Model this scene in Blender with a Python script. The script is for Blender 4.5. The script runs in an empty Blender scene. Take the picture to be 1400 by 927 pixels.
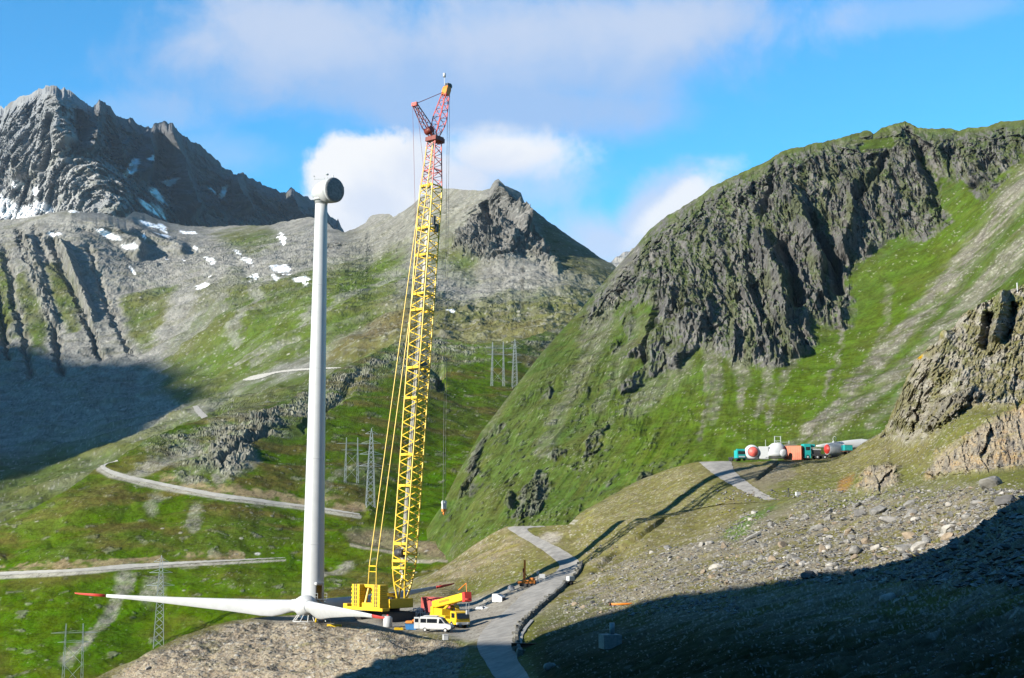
import bpy, bmesh, math, random
import numpy as np
from mathutils import Vector, Matrix

# ---------------------------------------------------------------- camera, sky, sun, exposure
SC = bpy.context.scene
F, CU, CV = 2000.0, 700.0, 463.5
PITCH, ROLL = math.atan(0.1208), 0.006
cam_data = bpy.data.cameras.new('camera')
cam = bpy.data.objects.new('camera', cam_data)
SC.collection.objects.link(cam)
SC.camera = cam
cam_data.sensor_width = 36.0
cam_data.lens = 36.0 * F / 1400.0
cam_data.clip_start, cam_data.clip_end = 0.5, 60000
ROT = Matrix.Rotation(math.pi / 2 + PITCH, 3, 'X') @ Matrix.Rotation(ROLL, 3, 'Z')
cam.matrix_world = ROT.to_4x4()
RN = np.array(ROT)

SUN_AZ = (0.83, 0.56)            # horizontal direction the light travels
SUN_EL = math.radians(22.0)
_l = math.hypot(*SUN_AZ)
TOSUN = Vector((-SUN_AZ[0] / _l * math.cos(SUN_EL), -SUN_AZ[1] / _l * math.cos(SUN_EL), math.sin(SUN_EL)))
sun_d = bpy.data.lights.new('sun', 'SUN')
sun_d.energy = 5.0
sun_d.angle = math.radians(0.53)
sun_d.color = (1.0, 0.93, 0.80)
sun = bpy.data.objects.new('sun', sun_d)
SC.collection.objects.link(sun)
sun.rotation_euler = TOSUN.to_track_quat('Z', 'Y').to_euler()
SC.view_settings.view_transform = 'Standard'
SC.view_settings.look = 'None'
SC.view_settings.exposure = 1.55
SC.view_settings.gamma = 1.0
SC.view_settings.use_curve_mapping = False
SC.cycles.use_denoising = True
SC.cycles.max_bounces = 4
SC.cycles.diffuse_bounces = 2
SC.cycles.volume_bounces = 0
SC.cycles.transparent_max_bounces = 8
SC.cycles.use_adaptive_sampling = True


def pdir(u, v):
    a = np.stack([(np.asarray(u, float) - CU) / F, (CV - np.asarray(v, float)) / F, -np.ones(np.broadcast(u, v).shape)], -1)
    return a @ RN.T


def at(u, v, Y):
    d = pdir(u, v)
    return d * (np.asarray(Y) / d[..., 1])[..., None]


def pt(u, v, Y):
    return Vector(at(u, v, Y))


def project(P):
    q = np.asarray(P) @ RN
    return CU + F * q[..., 0] / -q[..., 2], CV - F * q[..., 1] / -q[..., 2]


# world: sky texture with procedural clouds laid out by direction
W = bpy.data.worlds.new('World')
SC.world = W
W.use_nodes = True


class NT:
    """small node-tree writer"""
    def __init__(s, tree):
        s.t = tree
        s.t.nodes.clear()

    def n(s, typ, ins=None, **kw):
        nd = s.t.nodes.new(typ)
        for k, val in kw.items():
            setattr(nd, k, val)
        for k, val in (ins or {}).items():
            sk = nd.inputs[k]
            if isinstance(val, bpy.types.NodeSocket):
                s.t.links.new(val, sk)
            else:
                sk.default_value = val
        return nd

    def math(s, op, a, b=0.0, c=0.0, clamp=False):
        nd = s.n('ShaderNodeMath', {0: a, 1: b, 2: c}, operation=op)
        nd.use_clamp = clamp
        return nd.outputs[0]

    def ramp(s, x, a, b, to0=0.0, to1=1.0):
        nd = s.n('ShaderNodeMapRange', {0: x, 1: a, 2: b, 3: to0, 4: to1}, interpolation_type='SMOOTHSTEP')
        return nd.outputs[0]

    def mix(s, f, a, b, blend='MIX'):
        nd = s.n('ShaderNodeMix', data_type='RGBA', blend_type=blend)
        for i, val in ((0, f), (6, a), (7, b)):
            if isinstance(val, bpy.types.NodeSocket):
                s.t.links.new(val, nd.inputs[i])
            else:
                nd.inputs[i].default_value = val
        return nd.outputs[2]


SKY_STRENGTH = 0.05
SKY_TINT = (0.52, 1.52, 1.76, 1)


def build_world():
    g = NT(W.node_tree)
    sky = g.n('ShaderNodeTexSky', sky_type='NISHITA', sun_disc=False, sun_elevation=SUN_EL,
              sun_rotation=math.atan2(TOSUN.x, TOSUN.y), altitude=2400, air_density=1.0, dust_density=0.4, ozone_density=3.0)
    skyc = g.mix(1.0, sky.outputs[0], SKY_TINT, 'MULTIPLY')
    tc = g.n('ShaderNodeTexCoord')
    vec = tc.outputs['Generated']
    nz = g.n('ShaderNodeTexNoise', {'Vector': vec, 'Scale': 17.0, 'Detail': 12.0, 'Roughness': 0.62, 'Distortion': 0.3})
    nb = g.n('ShaderNodeTexNoise', {'Vector': vec, 'Scale': 5.0, 'Detail': 9.0, 'Roughness': 0.6, 'Distortion': 0.4})
    sep = g.n('ShaderNodeSeparateXYZ', {0: vec})
    # direction angles (azimuth about straight ahead, elevation), in degrees
    az = g.math('MULTIPLY', g.math('ARCTAN2', sep.outputs[0], sep.outputs[1]), 57.2958)
    el = g.math('MULTIPLY', g.math('ARCSINE', sep.outputs[2]), 57.2958)
    wob = g.math('MULTIPLY', g.math('SUBTRACT', nz.outputs[0], 0.5), 2.0)
    wob2 = g.math('MULTIPLY', g.math('SUBTRACT', nb.outputs[0], 0.5), 2.0)

    def blob(u, v, ru, rv, wobble, soft, tilt=0.0):
        d = pdir(u, v)
        a0 = math.degrees(math.atan2(d[0], d[1]))
        e0 = math.degrees(math.asin(d[2] / np.linalg.norm(d)))
        ra, re = math.degrees(ru / F), math.degrees(rv / F)
        x0 = g.math('SUBTRACT', az, a0)
        y0 = g.math('SUBTRACT', el, e0)
        c, s_ = math.cos(tilt), math.sin(tilt)
        x = g.math('DIVIDE', g.math('ADD', g.math('MULTIPLY', x0, c), g.math('MULTIPLY', y0, s_)), ra)
        y = g.math('DIVIDE', g.math('SUBTRACT', g.math('MULTIPLY', y0, c), g.math('MULTIPLY', x0, s_)), re)
        r = g.math('SQRT', g.math('ADD', g.math('MULTIPLY', x, x), g.math('MULTIPLY', y, y)))
        r = g.math('ADD', r, g.math('MULTIPLY', wob, wobble))
        r = g.math('ADD', r, g.math('MULTIPLY', wob2, wobble * 0.8))
        return g.ramp(r, 1.0 + soft, 1.0 - soft)

    def union(items):
        o = items[0]
        for i in items[1:]:
            o = g.math('MAXIMUM', o, i)
        return o
    col = skyc
    lav = (0.50, 0.60, 0.90, 1)
    white = (1.35, 1.35, 1.38, 1)
    k = 1.0 / SKY_STRENGTH
    sc = lambda c: tuple(k * x for x in c[:3]) + (1,)
    for items, colr, amount in CLOUDS(blob, union):
        f = g.math('MULTIPLY', items, amount)
        col = g.mix(f, col, sc(colr))
    bg = g.n('ShaderNodeBackground', {0: col, 1: SKY_STRENGTH})
    out = g.n('ShaderNodeOutputWorld', {0: bg.outputs[0]})


def CLOUDS(blob, union):
    grey = (0.132, 0.188, 0.288)
    lit = (0.205, 0.235, 0.295)
    shade = (0.212, 0.243, 0.306)
    white = (0.32, 0.323, 0.33)
    return [
        # thin veils
        (union([blob(190, 155, 70, 18, 1.6, .9), blob(1250, 14, 110, 16, 1.5, .9), blob(330, 215, 70, 30, 1.5, .9)]), lit, 0.3),
        # large grey lavender cloud across the upper middle
        (union([blob(560, 100, 290, 78, .8, .5), blob(800, 65, 220, 80, .8, .5), blob(700, 150, 220, 36, .9, .6), blob(400, 55, 95, 62, .8, .5), blob(930, 30, 130, 50, .9, .6)]), grey, 0.86),
        (union([blob(430, 42, 130, 50, 1.3, .9), blob(700, 40, 250, 44, 1.4, .9), blob(900, 30, 150, 36, 1.4, .9)]), lit, 0.75),
        # white cumulus behind the turbine head and crane
        (union([blob(482, 246, 88, 70, .7, .16), blob(555, 262, 120, 58, .7, .3), blob(690, 212, 80, 26, 1.3, .7), blob(450, 290, 50, 50, .6, .2)]), white, 1.0),
        (union([blob(650, 256, 120, 40, 1.2, .8), blob(600, 302, 150, 34, 1.2, .8), blob(520, 285, 60, 30, 1.5, .9)]), shade, 0.7),
        # cloud behind the right mountain
        (union([blob(900, 300, 90, 50, .7, .35, 0.55), blob(830, 335, 70, 40, .8, .6)]), lit, 0.85),
        (union([blob(925, 282, 80, 24, .9, .4, 0.6)]), white, 0.8),
    ]


build_world()

# ---------------------------------------------------------------- numpy noise


def _hash(ix, iy, seed):
    h = (ix.astype(np.uint32) * np.uint32(374761393)) ^ (iy.astype(np.uint32) * np.uint32(668265263)) ^ np.uint32((seed * 2246822519) & 0xffffffff)
    h = (h ^ (h >> np.uint32(13))) * np.uint32(1274126177)
    return (h ^ (h >> np.uint32(16))) & np.uint32(255)


_GA = np.linspace(0, 2 * np.pi, 256, endpoint=False)
_GX, _GY = np.cos(_GA).astype(np.float32), np.sin(_GA).astype(np.float32)


def pn(x, y, seed=0):
    x = np.asarray(x, np.float64)
    y = np.asarray(y, np.float64)
    fx, fy = np.floor(x), np.floor(y)
    ix, iy = fx.astype(np.int64), fy.astype(np.int64)
    dx, dy = (x - fx).astype(np.float32), (y - fy).astype(np.float32)
    sx, sy = dx * dx * dx * (dx * (dx * 6 - 15) + 10), dy * dy * dy * (dy * (dy * 6 - 15) + 10)

    def gr(ox, oy):
        h = _hash(ix + ox, iy + oy, seed)
        return _GX[h] * (dx - ox) + _GY[h] * (dy - oy)
    a, b, c, d = gr(0, 0), gr(1, 0), gr(0, 1), gr(1, 1)
    p, q = a + (b - a) * sx, c + (d - c) * sx
    return (p + (q - p) * sy) * 1.5


def fbm(x, y, octv=5, seed=0, gain=0.5):
    o, a, tot = 0, 1.0, 0
    for i in range(octv):
        o = o + a * pn(x, y, seed + i * 17)
        tot += a
        x, y, a = x * 2.03, y * 2.03, a * gain
    return o / tot * 1.3


def ridged(x, y, octv=4, seed=0, gain=0.5):
    o, a, tot = 0, 1.0, 0
    for i in range(octv):
        o = o + a * (1 - 2 * np.abs(pn(x, y, seed + i * 29)))
        tot += a
        x, y, a = x * 2.07, y * 2.07, a * gain
    return o / tot


def facets(x, y, seed=0):
    """broken rock faces: every cell of an irregular mosaic is a tilted plane of its own"""
    x, y = np.asarray(x, float), np.asarray(y, float)
    fx, fy = np.floor(x), np.floor(y)
    best = np.full(x.shape, 9e9)
    val = np.zeros(x.shape)
    for ox in (-1, 0, 1):
        for oy in (-1, 0, 1):
            ix, iy = (fx + ox).astype(np.int64), (fy + oy).astype(np.int64)
            h1, h2, h3, h4 = [_hash(ix, iy, seed + 101 * k) / 255.0 for k in range(4)]
            dx, dy = x - (fx + ox + h1), y - (fy + oy + h2)
            q = dx * dx + dy * dy
            m = q < best
            best = np.where(m, q, best)
            val = np.where(m, (h3 - .5) + (h4 - .5) * 1.1 * dx + (h1 - .5) * 1.4 * dy, val)
    return val


def sstep(x, a, b):
    t = np.clip((x - a) / (b - a), 0, 1)
    return t * t * (3 - 2 * t)


def curve(pts):
    a = np.array(pts, float)
    return lambda u: np.interp(u, a[:, 0], a[:, 1])


def seg_dist(u, v, pts, closed=False):
    p = np.array(pts, float)[:, :2]
    if closed:
        p = np.vstack([p, p[:1]])
    best = np.full(u.shape, 1e9)
    along = np.zeros(u.shape)
    side = np.zeros(u.shape)
    L = 0.0
    for (x0, y0), (x1, y1) in zip(p[:-1], p[1:]):
        ex, ey = x1 - x0, y1 - y0
        l2 = ex * ex + ey * ey + 1e-9
        t = np.clip(((u - x0) * ex + (v - y0) * ey) / l2, 0, 1)
        dx, dy = u - x0 - t * ex, v - y0 - t * ey
        d = np.sqrt(dx * dx + dy * dy)
        m = d < best
        best = np.where(m, d, best)
        along = np.where(m, L + t * math.sqrt(l2), along)
        side = np.where(m, np.sign(ex * dy - ey * dx), side)
        L += math.sqrt(l2)
    return best, along / max(L, 1e-6), side


def stroke(u, v, pts, w0, w1=None, soft=0.6):
    """1 on a line, fading to 0 at width w0 (start) .. w1 (end)"""
    w1 = w0 if w1 is None else w1
    p = np.array(pts, float)
    pad = max(w0, w1) * 2 + 4
    m = (u > p[:, 0].min() - pad) & (u < p[:, 0].max() + pad) & (v > p[:, 1].min() - pad) & (v < p[:, 1].max() + pad)
    out = np.zeros(u.shape)
    if m.any():
        d, al, _ = seg_dist(u[m], v[m], pts)
        w = w0 + (w1 - w0) * al
        out[m] = 1 - sstep(d / w, 1 - soft, 1 + soft)
    return out


def tent(u, v, pts, w0, w1=None):
    """triangular ridge profile along a line"""
    w1 = w0 if w1 is None else w1
    p = np.array(pts, float)
    pad = max(w0, w1) + 2
    m = (u > p[:, 0].min() - pad) & (u < p[:, 0].max() + pad) & (v > p[:, 1].min() - pad) & (v < p[:, 1].max() + pad)
    out = np.zeros(u.shape)
    if m.any():
        d, al, _ = seg_dist(u[m], v[m], pts)
        w = w0 + (w1 - w0) * al
        out[m] = np.clip(1 - d / w, 0, 1) * sstep(al, 0, .06) * sstep(1 - al, 0, .1)
    return out


def poly(u, v, pts, soft=8.0):
    p = np.array(pts, float)
    m = (u > p[:, 0].min() - soft) & (u < p[:, 0].max() + soft) & (v > p[:, 1].min() - soft) & (v < p[:, 1].max() + soft)
    out = np.zeros(u.shape)
    if not m.any():
        return out
    x, y = u[m], v[m]
    ins = np.zeros(x.shape, bool)
    n = len(p)
    for i in range(n):
        x0, y0 = p[i]
        x1, y1 = p[(i + 1) % n]
        if y0 == y1:
            continue
        c = ((y0 > y) != (y1 > y)) & (x < (x1 - x0) * (y - y0) / (y1 - y0) + x0)
        ins ^= c
    d, _, _ = seg_dist(x, y, pts, True)
    sd = np.where(ins, d, -d)
    out[m] = sstep(sd, -soft, soft)
    return out


def ell(u, v, cx, cy, rx, ry, ang=0.0, soft=0.4):
    c, s = math.cos(ang), math.sin(ang)
    x, y = u - cx, v - cy
    r = np.sqrt(((x * c + y * s) / rx) ** 2 + ((y * c - x * s) / ry) ** 2)
    return 1 - sstep(r, 1 - soft, 1 + soft)


class Depth:
    """log-depth from control points (thin-plate spline)"""
    def __init__(s, pts, reg=2e-3):
        a = np.array(pts, float)
        s.x = a[:, :2] / 400.0
        y = np.log(a[:, 2])
        n = len(a)
        r = np.linalg.norm(s.x[:, None] - s.x[None], axis=-1)
        K = s.k(r) + reg * np.eye(n)
        Pm = np.hstack([np.ones((n, 1)), s.x])
        A = np.block([[K, Pm], [Pm.T, np.zeros((3, 3))]])
        s.c = np.linalg.solve(A, np.concatenate([y, np.zeros(3)]))

    @staticmethod
    def k(r):
        return r * r * np.log(r + 1e-9)

    def __call__(s, u, v):
        u, v = np.asarray(u, float) / 400, np.asarray(v, float) / 400
        o = s.c[-3] + s.c[-2] * u + s.c[-1] * v
        for (x, y), w in zip(s.x, s.c[:-3]):
            r2 = (u - x) ** 2 + (v - y) ** 2
            o = o + w * 0.5 * r2 * np.log(r2 + 1e-12)
        return np.exp(o)


def mixc(col, f, c):
    f = np.clip(f, 0, 1)[..., None]
    return col * (1 - f) + np.asarray(c, float) * f


def speckle(col, seed, p, c, k):
    """scattered single stones or tufts: a share p of the ground points takes colour c"""
    rg = np.random.default_rng(seed)
    m = rg.random(col.shape[:2]) < p
    m = m | (np.roll(m, 1, 1) & (rg.random(m.shape) < .6))
    return mixc(col, m * k * rg.uniform(.5, 1, m.shape), c)


def normals(P):
    du = np.gradient(P, axis=1)
    dv = np.gradient(P, axis=0)
    n = np.cross(du, dv)
    n /= np.linalg.norm(n, axis=-1, keepdims=True) + 1e-9
    s = np.sign((n * P).sum(-1, keepdims=True))
    return n * np.where(s > 0, -1.0, 1.0)


def grid_mesh(name, P, C, mat, smooth=False, S=None):
    h, w = P.shape[:2]
    me = bpy.data.meshes.new(name)
    me.vertices.add(h * w)
    me.vertices.foreach_set('co', P.reshape(-1).astype(np.float32))
    i = np.arange(h * w).reshape(h, w)
    q = np.stack([i[:-1, :-1], i[:-1, 1:], i[1:, 1:], i[1:, :-1]], -1).reshape(-1, 4)
    # face the camera side
    me.loops.add(q.size)
    me.polygons.add(len(q))
    me.loops.foreach_set('vertex_index', q.reshape(-1).astype(np.int32))
    me.polygons.foreach_set('loop_start', np.arange(0, q.size, 4, dtype=np.int32))
    me.polygons.foreach_set('use_smooth', np.full(len(q), smooth))
    me.update(calc_edges=True)
    at_ = me.attributes.new('ground_colour', 'FLOAT_COLOR', 'POINT')
    c = np.ones((h * w, 4), np.float32)
    C = C.reshape(-1, 3)
    snow = sstep(C.min(1), .55, .75)[:, None]      # keep snow bright, everything else at its outdoor albedo
    c[:, :3] = np.clip(C * (.56 + .22 * snow), 0.004, 0.95)
    if S is not None:
        c[:, 3] = S.reshape(-1)          # how stony the ground is
    at_.data.foreach_set('color', c.reshape(-1))
    me.materials.append(mat)
    o = bpy.data.objects.new(name, me)
    SC.collection.objects.link(o)
    o['kind'] = 'structure'
    return o


def ground_mat(name, s1, s2, bump, var=0.35, dist=1.0, stones=(), sat=1.0):
    """ground whose cover colour comes from the mesh, broken up by grain and single stones"""
    m = bpy.data.materials.new(name)
    m.use_nodes = True
    g = NT(m.node_tree)
    att = g.n('ShaderNodeAttribute', attribute_name='ground_colour')
    tc = g.n('ShaderNodeTexCoord')
    v = tc.outputs['Object']
    n1 = g.n('ShaderNodeTexNoise', {'Vector': v, 'Scale': s1, 'Detail': 7.0, 'Roughness': 0.7})
    n2 = g.n('ShaderNodeTexNoise', {'Vector': v, 'Scale': s2, 'Detail': 5.0, 'Roughness': 0.65})
    k = g.math('ADD', g.math('MULTIPLY', n1.outputs[0], 0.6), g.math('MULTIPLY', n2.outputs[0], 0.4))
    f = g.ramp(k, 0.32, 0.68, 1 - var, 1 + var)
    hue = g.ramp(n1.outputs[0], 0.3, 0.7, 0.485, 0.512)
    hsv = g.n('ShaderNodeHueSaturation', {'Hue': hue, 'Saturation': sat, 'Value': f, 'Color': att.outputs[0]})
    col = hsv.outputs[0]
    hgt = k
    for sc_, thr, amt in stones:
        vo = g.n('ShaderNodeTexVoronoi', {'Vector': v, 'Scale': sc_, 'Randomness': 1.0})
        sp = g.n('ShaderNodeSeparateColor', {0: vo.outputs['Color']})
        pick = g.ramp(sp.outputs[0], thr, thr + .08)
        body = g.ramp(vo.outputs['Distance'], .42, .22)
        mk = g.math('MULTIPLY', g.math('MULTIPLY', pick, body), att.outputs['Alpha'])
        tone = g.ramp(sp.outputs[1], 0.0, 1.0, .08, .27)
        stc = g.n('ShaderNodeCombineColor', {0: tone, 1: g.math('MULTIPLY', tone, .96), 2: g.math('MULTIPLY', tone, .88)})
        col = g.mix(g.math('MULTIPLY', mk, amt), col, stc.outputs[0])
        hgt = g.math('ADD', hgt, g.math('MULTIPLY', mk, .5))
    bp = g.n('ShaderNodeBump', {'Strength': bump, 'Distance': dist, 'Height': hgt})
    b = g.n('ShaderNodeBsdfPrincipled', {'Base Color': col, 'Roughness': 0.95, 'Normal': bp.outputs[0]})
    b.inputs['Specular IOR Level'].default_value = 0.03
    g.n('ShaderNodeOutputMaterial', {0: b.outputs[0]})
    return m


class Sheet:
    """a hillside sampled on a dense grid between a foot line and a crest line"""
    def __init__(s, u0, u1, du, top, bottom, dv, depth):
        s.u = np.arange(u0, u1 + du, du)
        s.vt, s.vb = top(s.u), bottom(s.u)
        n = int(np.max(s.vb - s.vt) / dv) + 2
        s.t = np.linspace(0, 1, n)
        s.U = np.broadcast_to(s.u, (n, len(s.u))).copy()
        s.V = s.vb + (s.vt - s.vb) * s.t[:, None]
        s.P = at(s.U, s.V, depth(s.U, s.V))
        s.n0 = n

    def surf(s):
        s.N = normals(s.P)
        s.px, s.py = s.P[..., 0], s.P[..., 1] + 1.3 * s.P[..., 2]

    def push(s, d, lateral=1.0):
        """raise relief; lateral < 1 moves it mostly in depth so that crest lines keep their place"""
        r = s.P / np.linalg.norm(s.P, axis=-1, keepdims=True)
        nr = (s.N * r).sum(-1, keepdims=True)
        deep = -r / np.maximum(-nr, .4)
        s.P = s.P + (s.N * lateral + deep * (1 - lateral)) * d[..., None]

    def back(s, run, drop, rows=10, noise=0.0):
        """close the far side of the crest with a falling slope"""
        top = s.P[-1]
        k = (np.arange(1, rows + 1) / rows) ** 1.3
        add = top[None] + np.stack([np.zeros(rows), k * run, -k * drop], -1)[:, None, :]
        s.P = np.concatenate([s.P, add])
        s.C = np.concatenate([s.C, np.repeat(s.C[-1:], rows, 0)])

    def at(s, u, v):
        """world point of the finished hillside at a place given by its plan position (u, v)"""
        i = np.clip((u - s.u[0]) / (s.u[1] - s.u[0]), 0, len(s.u) - 1.001)
        i0 = int(i)
        fi = i - i0
        vb, vt = np.interp(u, s.u, s.vb), np.interp(u, s.u, s.vt)
        j = np.clip((v - vb) / (vt - vb), 0, 1) * (s.n0 - 1.001)
        j0 = int(j)
        fj = j - j0
        g = s.P[j0:j0 + 2, i0:i0 + 2]
        return Vector((g[0, 0] * (1 - fi) + g[0, 1] * fi) * (1 - fj) + (g[1, 0] * (1 - fi) + g[1, 1] * fi) * fj)
# ---------------------------------------------------------------- the land
G_BRIGHT, G_MID, G_OLIVE = (.082, .122, .022), (.074, .098, .028), (.112, .115, .045)
HEATH, EARTH = (.115, .088, .04), (.30, .245, .175)
ROCK_D, ROCK_M, ROCK_L, SCREE = (.125, .12, .115), (.22, .21, .19), (.33, .315, .29), (.32, .30, .265)
RUST, SNOW = (.34, .17, .06), (.86, .88, .92)


def jag(base, amp, wl, seed, lo=-1e9, hi=1e9):
    def f(u):
        m = sstep(u, lo, lo + 20) * (1 - sstep(u, hi - 20, hi)) if lo > -1e8 or hi < 1e8 else 1.0
        return base(u) + m * (amp * fbm(u / wl, u * 0 + seed, 4, seed) - amp * .5 * np.abs(pn(u / (wl * .4), u * 0 + 3.3, seed + 5)))
    return f


def spiky(base, amp, wl, seed):
    def f(u):
        q = ridged(u / wl, u * 0 + seed * 1.7, 4, seed, .6)
        return base(u) - amp * (q - .25) + amp * .25
    return f


# ---- far left massif
top_a = curve([(-60, 165), (0, 147), (20, 137), (35, 130), (55, 122), (70, 116), (82, 119), (92, 122), (103, 130), (118, 143), (126, 148),
               (133, 140), (141, 135), (150, 146), (158, 158), (170, 162), (183, 163), (195, 173), (206, 176), (213, 169), (225, 166),
               (236, 169), (246, 182), (262, 192), (275, 200), (290, 212), (305, 226), (320, 238), (332, 236), (345, 245), (368, 257),
               (390, 264), (398, 258), (408, 262), (425, 273), (441, 281), (452, 296), (458, 301), (462, 299), (466, 310), (474, 322), (500, 345)])
A = Sheet(-120, 490, 1.2, spiky(top_a, 7.0, 15, 3), lambda u: u * 0 + 345, 1.2, Depth([
    (-40, 170, 4900), (-120, 185, 5100), (-120, 345, 4300), (0, 147, 4600), (70, 117, 4250), (0, 230, 4380), (0, 345, 4080), (85, 185, 3980), (130, 225, 3830), (172, 285, 3700), (100, 300, 3720), (60, 260, 3950),
    (150, 345, 3640), (140, 137, 4300), (150, 200, 4230), (205, 177, 4440), (200, 250, 4290), (237, 170, 4510), (255, 300, 4360), (320, 238, 4700), (330, 305, 4570),
    (402, 260, 4915), (400, 305, 4830), (465, 310, 5090), (460, 345, 5000), (250, 345, 4250), (490, 345, 5150)]))
A.surf()
a_, b_ = A.U, A.V
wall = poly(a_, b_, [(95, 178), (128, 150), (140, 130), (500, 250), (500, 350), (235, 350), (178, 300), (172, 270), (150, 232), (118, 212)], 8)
d = 46 * ridged(A.px / 210 + 0.35 * fbm(A.px / 300, A.py / 300, 3, 7), A.py / 620, 5, 11, .55) + 14 * fbm(A.px / 90, A.py / 140, 5, 21, .6) + 42 * ridged(A.px / 95 + .3 * fbm(A.px / 200, A.py / 200, 3, 17), A.py / 800, 3, 23, .5)
d *= .75 - .25 * wall
for pts, w, h in [([(141, 133), (131, 165), (122, 195), (124, 218)], 13, 70), ([(206, 174), (205, 200), (196, 222), (188, 250)], 13, 110), ([(232, 166), (238, 205), (243, 240), (255, 285), (270, 300)], 17, 120),
                  ([(323, 238), (327, 262), (335, 295)], 12, 110), ([(400, 258), (404, 278), (412, 300)], 14, 90), ([(155, 185), (158, 205), (162, 222)], 8, 60),
                  ([(70, 117), (84, 150), (80, 185), (100, 210)], 22, 90), ([(20, 150), (25, 200), (40, 250)], 25, 60)]:
    d += h * tent(a_, b_, pts, w * .7, w * 1.3)
for pts, w, h in [([(75, 165), (72, 200), (60, 240)], 10, 70), ([(10, 180), (20, 220), (5, 260)], 12, 60), ([(105, 150), (112, 180), (105, 200)], 9, 60)]:
    d -= h * tent(a_, b_, pts, w)
d += 16 * ridged(A.px / 38 + .4 * fbm(A.px / 60, A.py / 60, 3, 8), A.py / 110, 4, 13, .62) + 7 * fbm(A.px / 16, A.py / 22, 3, 15, .6)
wr = fbm(A.px / 50, A.py / 50, 3, 9)
d += 15 * facets(A.px / 55 + .5 * wr, A.py / 120 + .5 * wr, 5) + 8 * facets(A.px / 22 + .4 * wr, A.py / 42, 6)
d *= 0.04 + 0.96 * sstep(b_ - A.vt[None], 0, 15)
A.push(d, .3 * sstep(b_ - A.vt[None], 4, 60)[..., None])
c = np.zeros(A.P.shape) + (.245, .254, .268)
n = fbm(A.px / 120, A.py / 160, 5, 31)
c = mixc(c, sstep(n, -.2, .5) * .8, (.27, .272, .275))
c = mixc(c, sstep(fbm(A.px / 60, A.py / 200, 4, 41), .1, .5) * .6, (.15, .145, .14))
c = mixc(c, wall * .8, (.09, .092, .1))  # shade of the right-hand rock wall painted in as a darker, bluish tone
c = mixc(c, poly(a_, b_, [(0, 250), (90, 195), (150, 240), (120, 350), (0, 350)], 30) * .5, (.37, .36, .345))
c = mixc(c, sstep(fbm(A.px / 80, A.py / 80, 4, 51), .15, .5) * .35 * sstep(b_, 150, 260), (.12, .12, .06))
wu, wv = a_ + 4 * fbm(A.px / 60, A.py / 60, 3, 61), b_ + 4 * fbm(A.px / 60, A.py / 60, 3, 62)
for e in [(30, 254, 6, 8, .3), (56, 262, 5, 6, .2), (22, 292, 40, 12, .18), (60, 286, 16, 7, .1), (176, 232, 5, 15, .5), (215, 272, 16, 4, .62), (230, 253, 10, 3.5, .1),
          (305, 262, 4, 10, .5), (288, 262, 8, 2.5, .7), (205, 288, 22, 5, .6), (72, 205, 2, 5, .3), (0, 275, 20, 6, .1), (195, 225, 3, 6, .3)]:
    c = mixc(c, ell(wu, wv, *e, soft=.3), SNOW)
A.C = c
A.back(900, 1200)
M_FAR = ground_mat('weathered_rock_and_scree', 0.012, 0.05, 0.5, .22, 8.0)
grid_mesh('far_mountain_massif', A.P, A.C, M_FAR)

# ---- a sliver of a farther ridge in the notch
tn = curve([(815, 372), (830, 360), (845, 351), (860, 344), (868, 341), (880, 350), (900, 370)])
Nn = Sheet(815, 900, 1.5, jag(tn, 2, 9, 4), lambda u: u * 0 + 385, 1.5, Depth([(815, 372, 6000), (868, 341, 6400), (900, 370, 6300), (820, 385, 5800), (900, 385, 5900)]))
Nn.surf()
Nn.push(25 * fbm(Nn.px / 150, Nn.py / 150, 4, 2))
Nn.C = mixc(np.zeros(Nn.P.shape) + (.36, .34, .31), sstep(fbm(Nn.px / 100, Nn.py / 100, 3, 9), 0, .4) * .5, (.2, .2, .13))
Nn.back(800, 800)
grid_mesh('distant_ridge', Nn.P, Nn.C, M_FAR)

# ---- cirque, moraine, valley floor and the central mountain
top_b = curve([(-60, 305), (0, 301), (40, 297), (75, 290), (92, 287), (115, 290), (140, 292), (160, 297), (172, 299), (184, 288), (196, 292), (215, 300), (245, 308), (290, 311), (330, 308),
               (360, 309), (385, 304), (420, 297), (442, 300), (455, 312), (470, 318), (484, 313), (500, 305), (505, 297), (510, 294), (520, 293), (532, 291), (538, 297), (548, 292), (560, 283),
               (572, 272), (585, 263), (600, 258), (620, 258), (640, 260), (660, 260), (670, 258), (674, 250), (677, 246), (682, 245), (690, 254), (698, 257), (712, 263), (717, 277),
               (730, 287), (750, 303), (770, 317), (790, 331), (815, 348), (838, 363), (870, 385), (920, 420)])
DB = Depth([
    (-60, 303, 3050), (-150, 310, 3050), (-150, 720, 1420), (0, 301, 3050), (92, 287, 3000), (0, 360, 2830), (0, 470, 2560), (92, 400, 2700), (100, 480, 2500), (184, 288, 3150), (200, 340, 2950), (290, 311, 3250), (385, 304, 3150), (442, 300, 3000), (484, 313, 2950),
    (0, 560, 2150), (0, 640, 1700), (0, 720, 1380), (100, 560, 2100), (200, 520, 2250), (200, 420, 2620), (300, 345, 2900), (300, 520, 2000), (300, 420, 2380), (380, 350, 2700), (300, 580, 1500), (200, 620, 1520),
    (440, 400, 2200), (440, 500, 1750), (545, 292, 2750), (600, 258, 2650), (560, 360, 2250), (680, 246, 2420), (716, 277, 2420), (640, 330, 2250), (700, 330, 2200), (650, 390, 2080), (740, 380, 2080), (838, 363, 2250), (920, 420, 2200),
    (560, 440, 1800), (640, 430, 1880), (760, 430, 1800), (640, 490, 1600), (760, 500, 1500), (500, 520, 1600), (440, 600, 1400), (640, 620, 1300), (800, 620, 1300), (900, 560, 1500), (0, 730, 1350)])
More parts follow.
